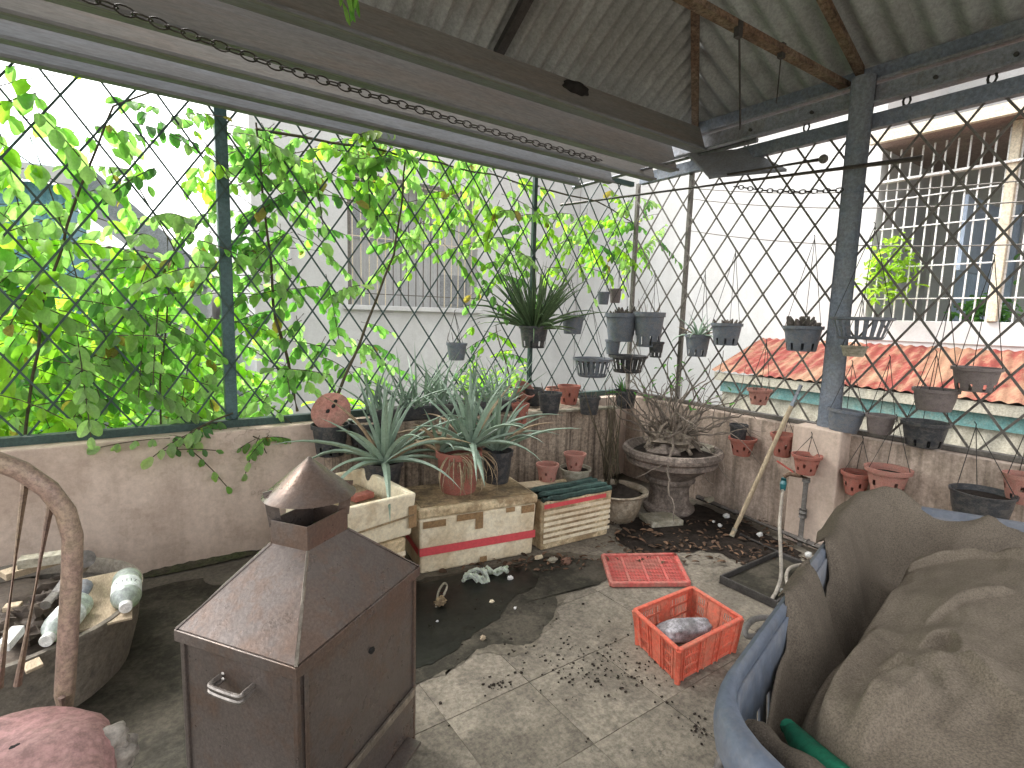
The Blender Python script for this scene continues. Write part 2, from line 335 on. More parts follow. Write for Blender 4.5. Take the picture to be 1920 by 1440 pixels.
# ================================================================== SETTING
HP = .78                  # parapet height
struct('ground', MB().box(-300, 300, -300, 300, -9.2, -9), M_ground, 'grey ground far below the terrace')
fl = struct('floor', MB().box(-4.2, 4.05, -5, 3.72, -.25, -.004), M_joint, 'worn concrete slab floor of the roof terrace')
tx, ty = .385, .385
for i in range(-3, 9):
    for j in range(-1, 7):
        x0, y0 = .88+tx*(i-2), .83+ty*(j-1)
        if x0 > 3.84 or y0 > 3.5: continue
        x1, y1 = min(x0+tx, 3.9), min(y0+ty, 3.6)
        z = rnd(.0, .0022); g = .0011
        o = MB().box(x0+g, x1-g, y0+g, y1-g, -.02, z).build('floor_tile', M_floor, fl)
o = MB().box(-4.2, .88-5*tx-.004, -5, 3.6, -.02, .001).build('floor_edge_strip', M_floor, fl)
o = MB().box(.88-5*tx, 4.0, -5, .83-2*ty-.004, -.02, .001).build('floor_edge_strip', M_floor, fl)

# parapets
wb = struct('parapet_wall_back', MB().box(-4.2, 3.85, 3.49, 3.76, -.3, HP), M_plaster, 'pinkish plaster parapet below the leafy back fence', bevel=.008)
struct('parapet_wall_right', MB().box(3.853, 4.1, -4, 3.763, -.3, HP), M_plaster_r, 'pinkish plaster parapet along the right fence', bevel=.008)
mb = MB(); pl = [(.98, 3.487), (1.05, 3.40), (3.24, 3.06), (3.24, 3.487)]
mb.add([(x, y, z) for z in (0, HP-.012) for x, y in pl], [(0, 1, 2, 3)[::-1], (4, 5, 6, 7), (0, 1, 5, 4), (1, 2, 6, 5), (2, 3, 7, 6), (3, 0, 4, 7)])
struct('planter_ledge', mb, M_plaster_old, 'dark streaked plaster ledge behind the foam boxes', bevel=.006)
# plaster cap and moss line on the ledge
mb = MB(); pl2 = [(2.3, 3.22), (2.32, 3.185), (3.26, 3.035), (3.26, 3.12)]
mb.add([(x, y, z) for z in (HP-.012, HP+.004) for x, y in pl2], [(0, 1, 2, 3)[::-1], (4, 5, 6, 7), (0, 1, 5, 4), (1, 2, 6, 5), (2, 3, 7, 6), (3, 0, 4, 7)])
tag(mb.build('slate_strip', M_cementp), 'thin pale slab laid on the streaked ledge under black pots', 'slab')
# low kerb and grime at the foot of the back wall
mb = MB()
xs = [-4+.03*i for i in range(262)]
for i, x in enumerate(xs):
    pass
vs = []; fs = []
for i, x in enumerate(xs):
    q = noise.noise(Vector((x*2.1, 0, 0)))+.6*noise.noise(Vector((x*7, 3, 0)))
    q += .5*noise.noise(Vector((x*22, 5, 0)))+.3*noise.noise(Vector((x*60, 5, 0))); vs += [(x, 3.488, .018+.02*q), (x, 3.478-.010*q, .010+.006*q), (x, 3.44-.03*q, .006)]
for i in range(len(xs)-1):
    for k in range(2): fs.append((i*3+k, i*3+k+1, i*3+k+4, i*3+k+3))
struct('wall_foot_grime', MB().add(vs, fs), M_moss, 'mossy grime along the foot of the back wall', smooth=True)

# pillar block under the thick post
mb = MB().box(3.70, 3.856, 1.52, 1.83, -.1, .815)
tag(mb.build('concrete_pillar', M_plaster, bevel=.01), 'square plaster pillar under the thick blue-grey post', 'pillar')

# ------------------------------------------------------------------ lattice fences
def lattice(parent, axis, cpos, u0, u1, z0, z1, hp, m, uph, zph, matr, wd=.0105, th=.004):
    """diagonal flat bars over a rectangle in the plane (axis = 'x': runs along x at y = cpos)"""
    def P(u, z, off): return Vector((u, cpos+off, z)) if axis == 'x' else Vector((cpos+off, u, z))
    side = Vector((0, 1, 0)) if axis == 'x' else Vector((1, 0, 0)); H = (z1-z0)/m
    for sgn, off in ((1, .0025), (-1, -.0025)):
        k0 = int((u0-H-uph)/(2*hp))-14; k1 = int((u1+H-uph)/(2*hp))+14
        for k in range(k0, k1):
            c = uph+2*hp*k
            # u = c + sgn*(z - zph)/m
            pts = []
            za, zb = z0, z1
            ua, ub = c+sgn*(za-zph)/m, c+sgn*(zb-zph)/m
            lo, hi = 0.0, 1.0; du = ub-ua
            ta, tb = (u0-ua)/du, (u1-ua)/du
            if ta > tb: ta, tb = tb, ta
            lo, hi = max(lo, ta), min(hi, tb)
            if hi-lo < .02: continue
            A = P(ua+du*lo, za+(zb-za)*lo, off); B = P(ua+du*hi, za+(zb-za)*hi, off)
            MB().bar(A, B, wd, th, side).build('lattice_bar', matr, parent)
def spans(lo, hi, cuts): e = [lo]+cuts+[hi]; return [(e[i], e[i+1]) for i in range(len(e)-1)]
YF, XF = 3.62, 3.95
fb = thing('lattice_fence', 'dark green diamond lattice fence covered by vines along the back', 'fence', (1.0, YF, HP))
lattice(fb, 'x', YF, -1.75, 3.93, .80, 2.74, .12, 1.437, 0.0, .81, M_green)
for x, wdt, mm in ((.47, .066, M_greenp), (2.77, .034, M_green)):
    MB().box(x-wdt/2, x+wdt/2, YF+.008, YF+.008+wdt, HP-.02, 2.78).build('fence_post', mm, fb, bevel=.004)
MB().box(-1.8, 3.9, YF-.03, YF+.03, HP-.004, HP+.045).build('bottom_rail', M_green, fb, bevel=.004)
MB().box(-1.8, 3.9, YF-.02, YF+.02, 2.74, 2.78).build('top_rail', M_green, fb)
fr = thing('lattice_fence', 'brown-grey diamond lattice fence along the right side hung with pots', 'fence', (XF, 1.7, HP))
lattice(fr, 'y', XF, -1.2, 3.60, .80, 2.76, .1135, 1.385, 1.142, 2.036, M_bar, .0135)
MB().box(XF+.008, XF+.042, 3.0, 3.034, HP-.02, 3.1).build('fence_post', M_bar, fr, bevel=.003)
MB().box(XF+.008, XF+.042, 3.60, 3.634, HP-.02, 2.78).build('fence_post', M_bar, fr, bevel=.003)
MB().box(XF-.028, XF+.028, -1.4, 3.58, HP+.001, HP+.032).build('bottom_rail', M_bar, fr, bevel=.004)
MB().box(XF-.03, XF+.03, -1.4, 3.56, 2.755, 2.85).build('top_rail', M_bsteel, fr, bevel=.004)
# thick steel post
mb = MB().tube([(XF-.09, 1.675, .80), (XF-.09, 1.675, 3.06)], .070, 20)
ps = tag(mb.build('steel_post', M_bsteel, smooth=True), 'thick round blue-grey steel post standing on the plaster pillar', 'post')

# ------------------------------------------------------------------ roof
EB, ER, ZE, TR, KB, KR = 3.0, 3.95, 3.17, 1.5, .65, .448
rf = thing('hip_roof', 'corrugated metal hip roof seen from below over the terrace', 'roof', (2.5, 2.0, ZE))
def sheet(u0, u1, fn_len, to_world, pitch, amp, name, matr, nrm):
    n = max(6, int((u1-u0)/pitch*8)); vs = []; fs = []
    rows = 6
    for i in range(n+1):
        u = u0+(u1-u0)*i/n; Ln = max(fn_len(u), .001)
        off = amp*math.sin(2*math.pi*u/pitch)
        for j in range(rows+1):
            t = -.06+(Ln+.06)*j/rows; vs.append(to_world(u, t)+nrm*off)
    for i in range(n):
        for j in range(rows): a = i*(rows+1)+j; fs.append((a, a+1, a+rows+2, a+rows+1))
    return MB().add(vs, fs).build(name, matr, rf, smooth=True, angle=80)
XL = ER-2*1.45*TR-2.2     # left eave
def len_b(x): return min(TR, (ER-x)/1.45, max((x-XL)/1.45, 0))
nb = Vector((0, KB, 1)).normalized(); nr = Vector((KR, 0, 1)).normalized()
x = ER
k = 0
while x > XL+.05:
    xa = max(x-.8, XL)
    sheet(xa, x, len_b, lambda u, t: Vector((u, EB-t, ZE+KB*t)), .105, .019, 'roof_sheet', M_roof, nb+Vector((0, 0, 0)))
    sheet(xa, x, len_b, lambda u, t: Vector((u, EB-2*TR+t, ZE+KB*t)), .105, .019, 'roof_sheet', M_roof, Vector((0, -KB, 1)).normalized())
    x = xa; k += 1
y = EB
while y > EB-2*TR+.05:
    ya = max(y-.8, EB-2*TR)
    fl_ = lambda u: 1.45*min(EB-u, u-(EB-2*TR))
    sheet(ya, y, fl_, lambda u, t: Vector((ER-t, u, ZE+KR*t)), .15, .022, 'roof_sheet', M_roofpale, nr)
    sheet(ya, y, fl_, lambda u, t: Vector((XL+t, u, ZE+KR*t)), .15, .022, 'roof_sheet', M_roofpale, Vector((-KR, 0, 1)).normalized())
    y = ya
# hip rafter, common rafters, purlins (just under the sheets)
dn = Vector((0, 0, -.045))
h0, h1 = Vector((ER-.02, EB-.014, ZE)), Vector((ER-1.45*TR, EB-TR, ZE+KB*TR))
MB().bar(h0+dn, h1+dn, .055, .05, (0, 0, 1)).build('hip_rafter', M_rust, rf)
for yy in (1.73, .75):
    MB().bar(Vector((ER-.03, yy, ZE+.01))+dn, Vector((ER-1.45*min(EB-yy, yy-EB+2*TR)+.05, yy, ZE+KR*1.45*min(EB-yy, yy-EB+2*TR)-.02))+dn, .05, .045, (0, 0, 1)).build('rafter', M_rust if yy > 1 else M_bar, rf)
for xx in (1.95, .2, -1.6):
    L = len_b(xx)
    MB().bar(Vector((xx, EB, ZE))+dn, Vector((xx, EB-L, ZE+KB*L))+dn, .06, .05, (0, 0, 1)).build('rafter', M_dsteel, rf)
# rusty tie, its brace and the hanging straps
t0, t1 = onz(1612, 163, 3.06), onz(1300, -8, 3.06)
t1 = V(2.2, 1.86, 3.08); t0 = V(3.9, 1.80, 3.06)
MB().bar(t0, t1, .06, .035, (0, 0, 1)).build('tie_beam', M_rust, rf)
hp_ = V(ER-1.45*.62, EB-.62, ZE+KB*.62-.05)
MB().bar(hp_, t1+V(.12, 0, .02), .045, .02, (0, 0, 1)).build('brace', M_rust, rf)
for px, y0, y1, wd in ((1385, 52, 242, .016), (1466, 92, 192, .014)):
    a = onY(px, y0, 1.82); MB().bar(a+V(0, 0, .03), onY(px+(3 if px < 1400 else -10), y1, 1.82+.25), wd, .006, (0, 1, 0)).build('hanging_strap', M_dsteel, rf)
    MB().box(a.x-.018, a.x+.018, a.y-.015, a.y+.015, a.z-.05, a.z+.03).build('strap_clip', M_dsteel, rf)
# eave beams on the right
eb = thing('eave_beam', 'dark slate steel beam carrying the right eave of the roof', 'beam', (ER, 1.0, 3.0))
MB().box(ER-.02, ER+.05, -1.6, 3.05, 3.035, 3.145).build('beam_web', M_bsteel, eb, bevel=.004)
MB().box(ER-.07, ER-.022, -1.6, 3.02, 3.032, 3.046).build('beam_flange', M_bsteel2, eb)
eb = thing('purlin_beam', 'pale grey channel beam running below the dark eave beam', 'beam', (ER, 1.0, 2.9))
MB().box(ER-.055, ER+.0, -1.6, 3.5, 2.895, 3.012).build('channel_web', M_bsteel2, eb, bevel=.004)
MB().box(ER-.10, ER-.057, -1.6, 3.5, 2.892, 2.902).build('channel_lip', M_bsteel2, eb)
for yy in (2.9, 2.45, 2.0, 1.3, .95):
    MB().tube([(ER-.072, yy, 2.95), (ER-.054, yy, 2.95)], .012, 8).build('bolt', M_dsteel, eb)
for yy in (2.5, 2.05, 1.45, 1.05, .5):
    MB().tube([(ER-.02, yy+.02*math.cos(a*.8), 2.875+.03*math.sin(a*.8)) for a in range(9)], .007, 6).build('tie_wire', M_wire, eb)

# long boards stored overhead along the back fence
prof = [   # (y front, z bottom, z top, x end, depth back, material, label)
    (3.52, 2.620, 2.715, 3.15, .05, M_boardb, 'lowest pale board of the overhead stack, just above the back fence'),
    (3.40, 2.660, 2.805, 3.42, .06, M_boardb, 'blue-grey board second from the bottom of the overhead stack'),
    (3.25, 2.715, 2.865, 3.78, .07, M_board, 'grey board behind the long chain in the overhead stack'),
    (3.05, 2.760, 2.985, 3.82, .08, M_board, 'broad brown-grey board in the middle of the overhead stack'),
    (2.80, 2.870, 3.065, 3.84, .10, M_board, 'topmost grey board of the overhead stack, nearest the roof sheets')]
for y, z0, z1, xe, dp, mm, lab in prof:
    t = thing('overhead_board', lab, 'board', (0, y, z0), 'long boards stacked overhead')
    # outward-leaning face with a folded lip along its lower edge
    lean = (z1-z0)*.35
    mb = MB(); th = .014
    A = [(-2.6, xe)]
    sec = [(y, z0), (y+lean, z1), (y+lean+th, z1), (y+th, z0)]
    mb.add([(x, a, b) for x in (-2.6, xe) for a, b in sec], [(0, 1, 2, 3), (7, 6, 5, 4), (0, 4, 5, 1), (1, 5, 6, 2), (2, 6, 7, 3), (3, 7, 4, 0)])
    mb.build('face_board', mm, t)
    MB().box(-2.6, xe+.003, y+th+.002, y+dp, z0-.001, z0+.012).build('bottom_lip', M_boardb, t, bevel=.002)
    MB().box(-2.6, xe+.002, y-.016, y-.002, z0-.004, z0+.016).build('edge_bead', M_boardb, t, bevel=.003)
t = thing('pale_panel', 'pale sheet panel poking out through the right fence under the eave', 'panel', (3.6, 2.6, 2.7))
c = [onX(1290, 292, 3.6), onX(1400, 283, 3.92), onX(1475, 322, 4.05), onX(1330, 335, 3.62)]
mb = MB(); mb.add([*c, *[p+V(0, 0, .02) for p in c]], [(0, 1, 2, 3)[::-1], (4, 5, 6, 7), (0, 1, 5, 4), (1, 2, 6, 5), (2, 3, 7, 6), (3, 0, 4, 7)]); mb.build('panel_sheet', M_boardb, t)

# drying poles under the right eave
def pole(p, q, r, m, lab):
    o = MB().tube([p, q], r, 10).build('drying_pole', m, smooth=True); tag(o, lab, 'pole', 'drying poles under the right eave'); return o
pole(onX(1052, 384, 3.62), onX(1730, 296, 3.78), .016, M_bar, 'long thin drying pole whose end sticks out before the vine cluster')
p_, q_ = onX(1330, 333, 3.70), onX(1544, 298, 3.86)
o = pole(p_, q_, .013, M_bar, 'short drying pole with a round knob end near the pale panel')
MB().blob(q_, .03, .03, .03, amp=0).build('knob', M_bar, o, smooth=True, world=True)
pole(onX(1075, 352, 3.56), onX(1420, 262, 3.70), .02, M_bsteel2, 'grey pipe tucked under the board ends above the drying pole')

# chains
def chain(name, pts, ln, wire, lab):
    t = thing(name, lab, 'chain', pts[0]); P = [Vector(p) for p in pts]
    segs = []; acc = 0
    for a, b in zip(P[:-1], P[1:]):
        L = (b-a).length; d = (b-a)/L
        while acc < L: segs.append((a+d*acc, d)); acc += ln*.80
        acc -= L
    ring = [(ln*.5*math.cos(a)*1.0, ln*.27*math.sin(a), 0) for a in [2*math.pi*i/12 for i in range(12)]]
    me = MB().tube(ring, wire, 6, closed=True).mesh('chain_link', M_chain, True)
    for i, (p, d) in enumerate(segs[:300]):
        y = frame_of(d)[0]; z = d.cross(y)
        if i % 2: y, z = z, -y
        inst('chain_link', me, t, Matrix.Translation(p) @ Matrix((d, y, z)).transposed().to_4x4())
chain('long_chain', [onY(130, -18, 2.92), onY(500, 118, 2.98), onY(700, 180, 3.05), onY(900, 240, 3.16), onY(1130, 302, 3.24)], .075, .0042, 'long rusty chain slung along the overhead boards')
chain('short_chain', [onX(1381, 350, 3.80), onX(1430, 357, 3.80), onX(1500, 360, 3.80), onX(1582, 356, 3.80)], .05, .004, 'short dark chain sagging beside the thick post')
# ================================================================== BEYOND THE FENCE
# right-hand neighbour: blank white wall, caged balcony, red lean-to roof
nb_ = thing('neighbour_building', 'tall blank white building with a caged balcony beyond the right fence', 'building', (9, 5, -9))
MB().box(9, 14, 3.55, 14, -9, 8.5).build('wall', M_bldg, nb_)
MB().box(11.2, 14, -9, 3.55, -9, 8.5).build('balcony_back_wall', M_bldg2, nb_)
MB().box(9, 11.2, -9, 3.55, -9, 1.30).build('balcony_floor', M_bldg, nb_)
MB().box(8.98, 9.12, -9, 3.548, 1.30, 1.60).build('balcony_parapet', M_bldg, nb_, bevel=.01)
MB().box(8.6, 11.2, -9, 3.548, 4.06, 4.14).build('balcony_canopy', M_brownc, nb_)
MB().box(8.52, 8.6, -9, 3.55, 4.02, 4.16).build('canopy_gutter', M_cream, nb_)
MB().box(8.9, 9.0, -9, 3.548, 3.55, 3.58).build('cage_rail', M_white, nb_)
for z in (1.9, 2.35, 2.9, 3.3):
    MB().box(8.985, 9.0, -9, 3.548, z, z+.016).build('cage_rail', M_white, nb_)
bm_ = MB().box(-.009, .009, -.009, .009, 0, 2.4).mesh('cage_bar', M_white)
for i in range(60):
    inst('cage_bar', bm_, nb_, Matrix.Translation((9.02, 3.45-.13*i, 1.60)))
for y in (2.08, -.5): MB().box(8.94, 9.08, y-.05, y+.05, 1.605, 4.055).build('cage_post', M_cream, nb_, bevel=.01)
MB().box(11.1, 11.19, 2.4, 3.1, 1.32, 3.4).build('door', M_bluecl, nb_)
MB().box(11.12, 11.19, .6, 1.9, 1.9, 3.3).build('window', M_curtain, nb_)
MB().box(9.25, 10.6, 2.55, 2.62, 2.3, 3.3).build('balcony_screen', M_bluecl, nb_)
MB().box(10.2, 10.5, -3.0, .2, 1.32, 2.9).build('balcony_cupboard', M_bldg2, nb_)
# leafy plants on that balcony
def bush(name, label, c, r, n, size, m, cat='bush', trunk=True, group=None, squash=1):
    t = thing(name, label, cat, (c[0], c[1], c[2]-r*squash), group)
    mb = MB()
    for i in range(n):
        d = Vector((random.gauss(0, 1), random.gauss(0, 1), random.gauss(0, 1))).normalized()*(random.random()**.45)
        q = 1+.4*noise.noise(d*2.3+Vector(c))
        p = Vector(c)+Vector((d.x*r*q, d.y*r*q, d.z*r*squash*q))
        leafgeo(mb, basis(p, Vector((rnd(-1, 1), rnd(-1, 1), rnd(-.9, .3))), Vector((rnd(-.6, .6), rnd(-.6, .6), 1))), size*rnd(.6, 1.3), .55)
    f = mb.build('foliage', m, t); f['kind'] = 'stuff'
    if trunk:
        pts = [Vector((c[0], c[1], c[2]-r*squash-1.2)), Vector((c[0]+.1*r, c[1], c[2]-.5*r*squash)), Vector((c[0], c[1]+.1*r, c[2]+.3*r*squash))]
        MB().tube(pts, [.06, .045, .02], 7).build('trunk', M_stem, t, smooth=True)
        for k in range(5):
            a = rnd(0, 6.28); MB().tube([pts[1], pts[1]+V(math.cos(a)*r*.6, math.sin(a)*r*.6, r*.5*squash)], [.025, .008], 5).build('limb', M_stem, t, smooth=True)
    return t
LEAFV = [(0, 0, 0), (-.20, .09, .05), (-.36, .28, .10), (-.42, .52, .13), (-.34, .78, .08), (-.16, .95, -.02), (0, 1, -.10), (.16, .95, -.02), (.34, .78, .08), (.42, .52, .13), (.36, .28, .10), (.20, .09, .05), (0, .5, -.02)]
LEAFF = [(0, 12, 2, 1), (2, 12, 3), (3, 12, 4), (12, 6, 5, 4), (0, 11, 10, 12), (10, 9, 12), (9, 8, 12), (12, 8, 7, 6)]
def leafgeo(mb, Mx, L, wr): mb.add([Mx @ Vector((x*L*wr, y*L, z*L)) for x, y, z in LEAFV], LEAFF)
bush('balcony_plant', 'bright green climbing plant on the caged balcony', (8.9, 3.25, 2.3), .38, 260, .12, M_leafy, 'plant', False, squash=1.3)
bush('balcony_plant', 'dark green plant low behind the balcony cage', (9.5, 2.3, 1.75), .4, 200, .13, M_leafd, 'plant', False, squash=.6)
bush('balcony_plant', 'green plant at the far right behind the cream cage post', (9.6, 1.3, 2.4), .7, 420, .15, M_leafd, 'plant', False, squash=1.2)
lt = thing('lean_to_house', 'low house with rusty red corrugated roof and turquoise eave band', 'house', (7, 2, -9))
n = 0; y = 4.7
def redsheet(y0, y1):
    vs = []; fs = []; N = max(4, int((y1-y0)/.13*8))
    for i in range(N+1):
        u = y0+(y1-y0)*i/N; off = .011*math.sin(2*math.pi*u/.13); top = 1.0 if u < 4.2 else max(.25, 1-(u-4.2)*.9)
        for j in range(4): t = j/3; vs.append((6.95+2.05*t, u+.42*t, .80+.45*t+off))
    for i in range(N):
        for j in range(3): a = i*4+j; fs.append((a, a+4, a+5, a+1))
    MB().add(vs, fs).build('roof_sheet', M_redroof, lt, smooth=True, angle=80)
while y > -6: redsheet(y-.8, y); y -= .8
MB().box(6.97, 7.0, -6, 4.66, .66, .775).build('fascia', M_creamw, lt)
MB().box(7.02, 7.10, -6, 4.58, .50, .70).build('turquoise_band', M_turq, lt)
vs = []; fs = []; N = 420
for i in range(N+1):
    u = -6+10.56*i/N; off = .012*math.sin(2*math.pi*u/.2); vs += [(7.06+off, u, -9), (7.06+off, u, .52)]
for i in range(N): fs.append((i*2, i*2+2, i*2+3, i*2+1))
MB().add(vs, fs).build('clad_wall', M_creamw, lt, smooth=True, angle=80)
MB().box(7.12, 9, 4.4, 4.6, -9, .7).build('end_wall', M_creamw, lt)
MB().box(7.0, 7.02, 1.02, 1.09, .42, .6).build('meter_box', M_white, lt)
MB().box(6.985, 7.0, 1.03, 1.08, .45, .52).build('meter_glass', M_ink, lt)
# back neighbour: white house with grilled window
wh = thing('white_house', 'white rendered house with a grilled window behind the back fence', 'house', (4, 10, -9))
MB().box(1.7, 8.98, 10, 16, -9, 1.62).build('wall', M_bldg, wh)
MB().box(1.7, 3.30, 10, 16, 1.62, 4.05).build('wall', M_bldg, wh)
MB().box(6.1, 8.98, 10, 16, 1.62, 4.05).build('wall', M_bldg, wh)
MB().box(1.7, 8.98, 10, 16, 4.05, 7.0).build('wall', M_bldg, wh)
MB().box(3.2, 6.2, 9.88, 10, 1.55, 1.64).build('window_sill', M_bldg, wh, bevel=.01)
wd_ = MB().box(3.3, 6.1, 10.35, 10.4, 1.62, 4.05).build('window', M_curtain, wh)
MB().box(5.4, 6.05, 10.33, 10.348, 1.7, 2.35).build('pane', M_glass, wd_)
MB().box(3.3, 4.3, 10.33, 10.348, 2.9, 4.0).build('pane', M_glass, wd_)
MB().box(4.9, 6.05, 10.33, 10.348, 2.7, 3.9).build('pane', M_curtain, wd_)
gb = MB().box(-.008, .008, -.008, .008, 0, 2.4).mesh('grille_bar', M_bar)
gc = MB().box(-.008, .008, -.008, .008, 0, 2.4).mesh('grille_bar', M_cream)
for i in range(17):
    inst('grille_bar', gc if i < 5 or i > 11 else gb, wh, Matrix.Translation((3.38+.16*i, 9.97, 1.645)))
for z in (1.85, 2.9, 3.95): MB().box(3.3, 6.1, 9.975, 9.99, z, z+.018).build('grille_rail', M_cream if z > 2 else M_bar, wh)
MB().box(3.3, 3.36, 10.0, 10.06, 1.62, 4.05).build('window_frame', M_bar, wh)
MB().box(1.695, 2.3, 9.93, 10.0, -9, 3.0).build('pilaster', M_bldg, wh)
# left: teal metal house, pale roofed house, grey tiled gable
te = thing('teal_house', 'teal metal house with a pale roof behind the leaves at far left', 'house', (-2.5, 9, -9))
vs = []; fs = []; N = 160
for i in range(N+1):
    u = -7+6.35*i/N; off = .02*(1 if math.sin(2*math.pi*u/.28) > 0 else -1); vs += [(u, 9+off, -9), (u, 9+off, 2.98)]
for i in range(N): fs.append((i*2, i*2+2, i*2+3, i*2+1))
MB().add(vs, fs).build('clad_wall', M_tealw, te)
MB().box(-.66, -.62, 9.02, 13, -9, 2.98).build('end_wall', M_tealw, te)
MB().box(-7.2, -.45, 8.7, 8.76, 2.96, 3.14).build('fascia', M_bldg2, te)
mb = MB(); mb.add([(-7.2, 8.72, 3.15), (-.45, 8.72, 3.15), (-.45, 12.5, 4.3), (-7.2, 12.5, 4.3), (-7.2, 8.72, 3.10), (-.45, 8.72, 3.10), (-.45, 12.5, 4.25), (-7.2, 12.5, 4.25)],
    [(0, 1, 2, 3), (7, 6, 5, 4), (0, 4, 5, 1), (1, 5, 6, 2), (3, 2, 6, 7), (0, 3, 7, 4)]); mb.build('roof', M_tealr, te)
gh = thing('gable_house', 'small house with a grey tiled gable between the teal and white houses', 'house', (.2, 13, -9))
MB().box(-.9, 1.3, 13, 17, -9, 2.4).build('wall', M_bldg2, gh)
mb = MB(); mb.add([(-1.1, 12.8, 3.9), (-.7, 12.8, 4.2), (1.6, 12.8, 2.0), (1.3, 12.8, 1.9), (-1.1, 17, 3.9), (-.7, 17, 4.2), (1.6, 17, 2.0), (1.3, 17, 1.9)],
    [(0, 3, 2, 1), (4, 5, 6, 7), (0, 1, 5, 4), (1, 2, 6, 5), (2, 3, 7, 6), (3, 0, 4, 7)]); mb.build('roof', M_tile, gh)
ph = thing('far_house', 'distant pale house with a low flat roof beyond the left vines', 'house', (1.5, 20, -9))
MB().box(-3, 5, 20, 27, -9, 2.9).build('wall', M_bldg2, ph)
MB().box(-3.3, 5.3, 19.6, 27.3, 2.9, 3.15).build('roof', M_bldg, ph)
for x in (-2, 0, 1.6, 3.2): MB().box(x, x+.8, 19.97, 20, .8, 2.1).build('window', M_glass, ph)
lw = tag(MB().box(-4, 1.69, 6.5, 6.7, -9, .15).build('garden_wall', M_bldg2), 'low pale boundary wall behind the vines below the fence', 'wall')
# trees behind the left fence (bright, backlit)
bush('garden_tree', 'bright leafy tree pressing against the left end of the back fence', (-.9, 4.9, .75), .95, 1500, .15, M_leafy, 'tree')
bush('garden_tree', 'leafy green tree left of the green fence post', (.35, 5.2, .6), .85, 1300, .13, M_leaf, 'tree')
bush('garden_shrub', 'low yellow-green shrub outside the back fence behind the foam boxes', (1.5, 4.5, .45), .5, 500, .10, M_leafy, 'shrub', squash=.7)
bush('garden_tree', 'tall tree with yellowish leaves by the teal house', (-.6, 7.0, 1.0), .75, 600, .15, M_leafy, 'tree', squash=1.2)
bush('garden_shrub', 'pale green shrub outside the fence behind the urn', (3.0, 4.5, .75), .4, 240, .10, M_leafy, 'shrub', squash=.6)

# ------------------------------------------------------------------ climbing vines on the back fence
LM = {}
def leafmesh(m, k):
    if (m.name, k) not in LM:
        mb = MB(); rs = random.Random(k)
        for_v = [(x*(1+rs.uniform(-.2, .2)), y, z+rs.uniform(-.09, .09)) for x, y, z in LEAFV]
        mb.add(for_v, LEAFF); LM[(m.name, k)] = mb.mesh('leaf', m, True, 60)
    return LM[(m.name, k)]
def vine(label, base, stems, zones, nobj=240, group='climbing vines on the back fence'):
    """zones: (px0, py0, px1, py1, sprays, y near, y far, leaf length, materials)"""
    t = thing('climbing_vine', label, 'vine', base, group)
    for pts, r in stems:
        P = [Vector(p) for p in pts]; Q = []
        for a, b in zip(P[:-1], P[1:]):
            for k in range(6): q = a.lerp(b, k/6); q += Vector((noise.noise(q*3), noise.noise(q*3+V(7, 0, 0))*.5, noise.noise(q*3+V(0, 9, 0))))*.03; Q.append(q)
        Q.append(P[-1]); MB().tube(Q, [r*(1-.5*i/len(Q)) for i in range(len(Q))], 6).build('stem', M_stem, t, smooth=True)
    leaves = []; tw = MB()
    for (a, b, c, d, n, y0, y1, L, ms) in zones:
        for _ in range(n):
            p = onY(rnd(a, c), rnd(b, d), rnd(y0, y1)); m = random.choice(MIXED[random.choice(ms).name])
            dirv = Vector((rnd(-1, 1), rnd(-.35, .35), rnd(-.55, .25))).normalized(); ln = rnd(.22, .42)*L/.1; nl = random.randint(4, 7)
            droop = rnd(.1, .35); pts = []
            for k in range(nl+1):
                s = k/nl; q = p+dirv*ln*s+Vector((0, 0, -droop*ln*s*s)); pts.append(q)
            tw.tube(pts, .0028, 4)
            for k in range(1, nl+1):
                ax = (pts[k]-pts[k-1]).normalized()
                for sg in ((1, -1) if k < nl else (0,)):
                    sd = Vector((0, 0, 1)).cross(ax); sd = sd.normalized() if sd.length > .01 else Vector((1, 0, 0))
                    o_ = (sd*sg*.55 + ax*.35 + Vector((0, 0, -.75+rnd(-.25, .25))) + Vector((rnd(-.2, .2), rnd(-.2, .2), 0))) if sg else ax+Vector((0, 0, -.3))
                    leaves.append((basis(pts[k], o_, Vector((rnd(-.4, .4), -1+rnd(-.5, .5), .6+rnd(-.4, .4)))), L*rnd(.45, 1.0), m))
    tw.build('twigs', M_stem, t)['kind'] = 'stuff'
    leaves = [(a_, b_, (M_leafb if random.random() < .02 else M_leafy if random.random() < .05 else m_)) for a_, b_, m_ in leaves]
    leaves.sort(key=lambda q: -q[1]/max(depth(q[0].translation), .5))
    for Mx, L, m in leaves[:nobj]:
        inst('leaf', leafmesh(m, random.randint(0, 3)), t, Mx @ Matrix.Diagonal((L*.68, L, L, 1)))
    by = {}
    for Mx, L, m in leaves[nobj:]: by.setdefault(m.name, (m, MB()))[1]; leafgeo(by[m.name][1], Mx, L, .68)
    for m, mb in by.values(): f = mb.build('foliage', m, t); f['kind'] = 'stuff'
A_, B_, C_ = M_leaf, M_leafy, M_leafd
MIXED = {M_leaf.name: [M_leaf]*6+[M_leafp]*4, M_leafy.name: [M_leafy]*5+[M_leafp]*3+[M_leaf]*2, M_leafd.name: [M_leafd]*3+[M_leafp]*2+[M_leaf]*2}
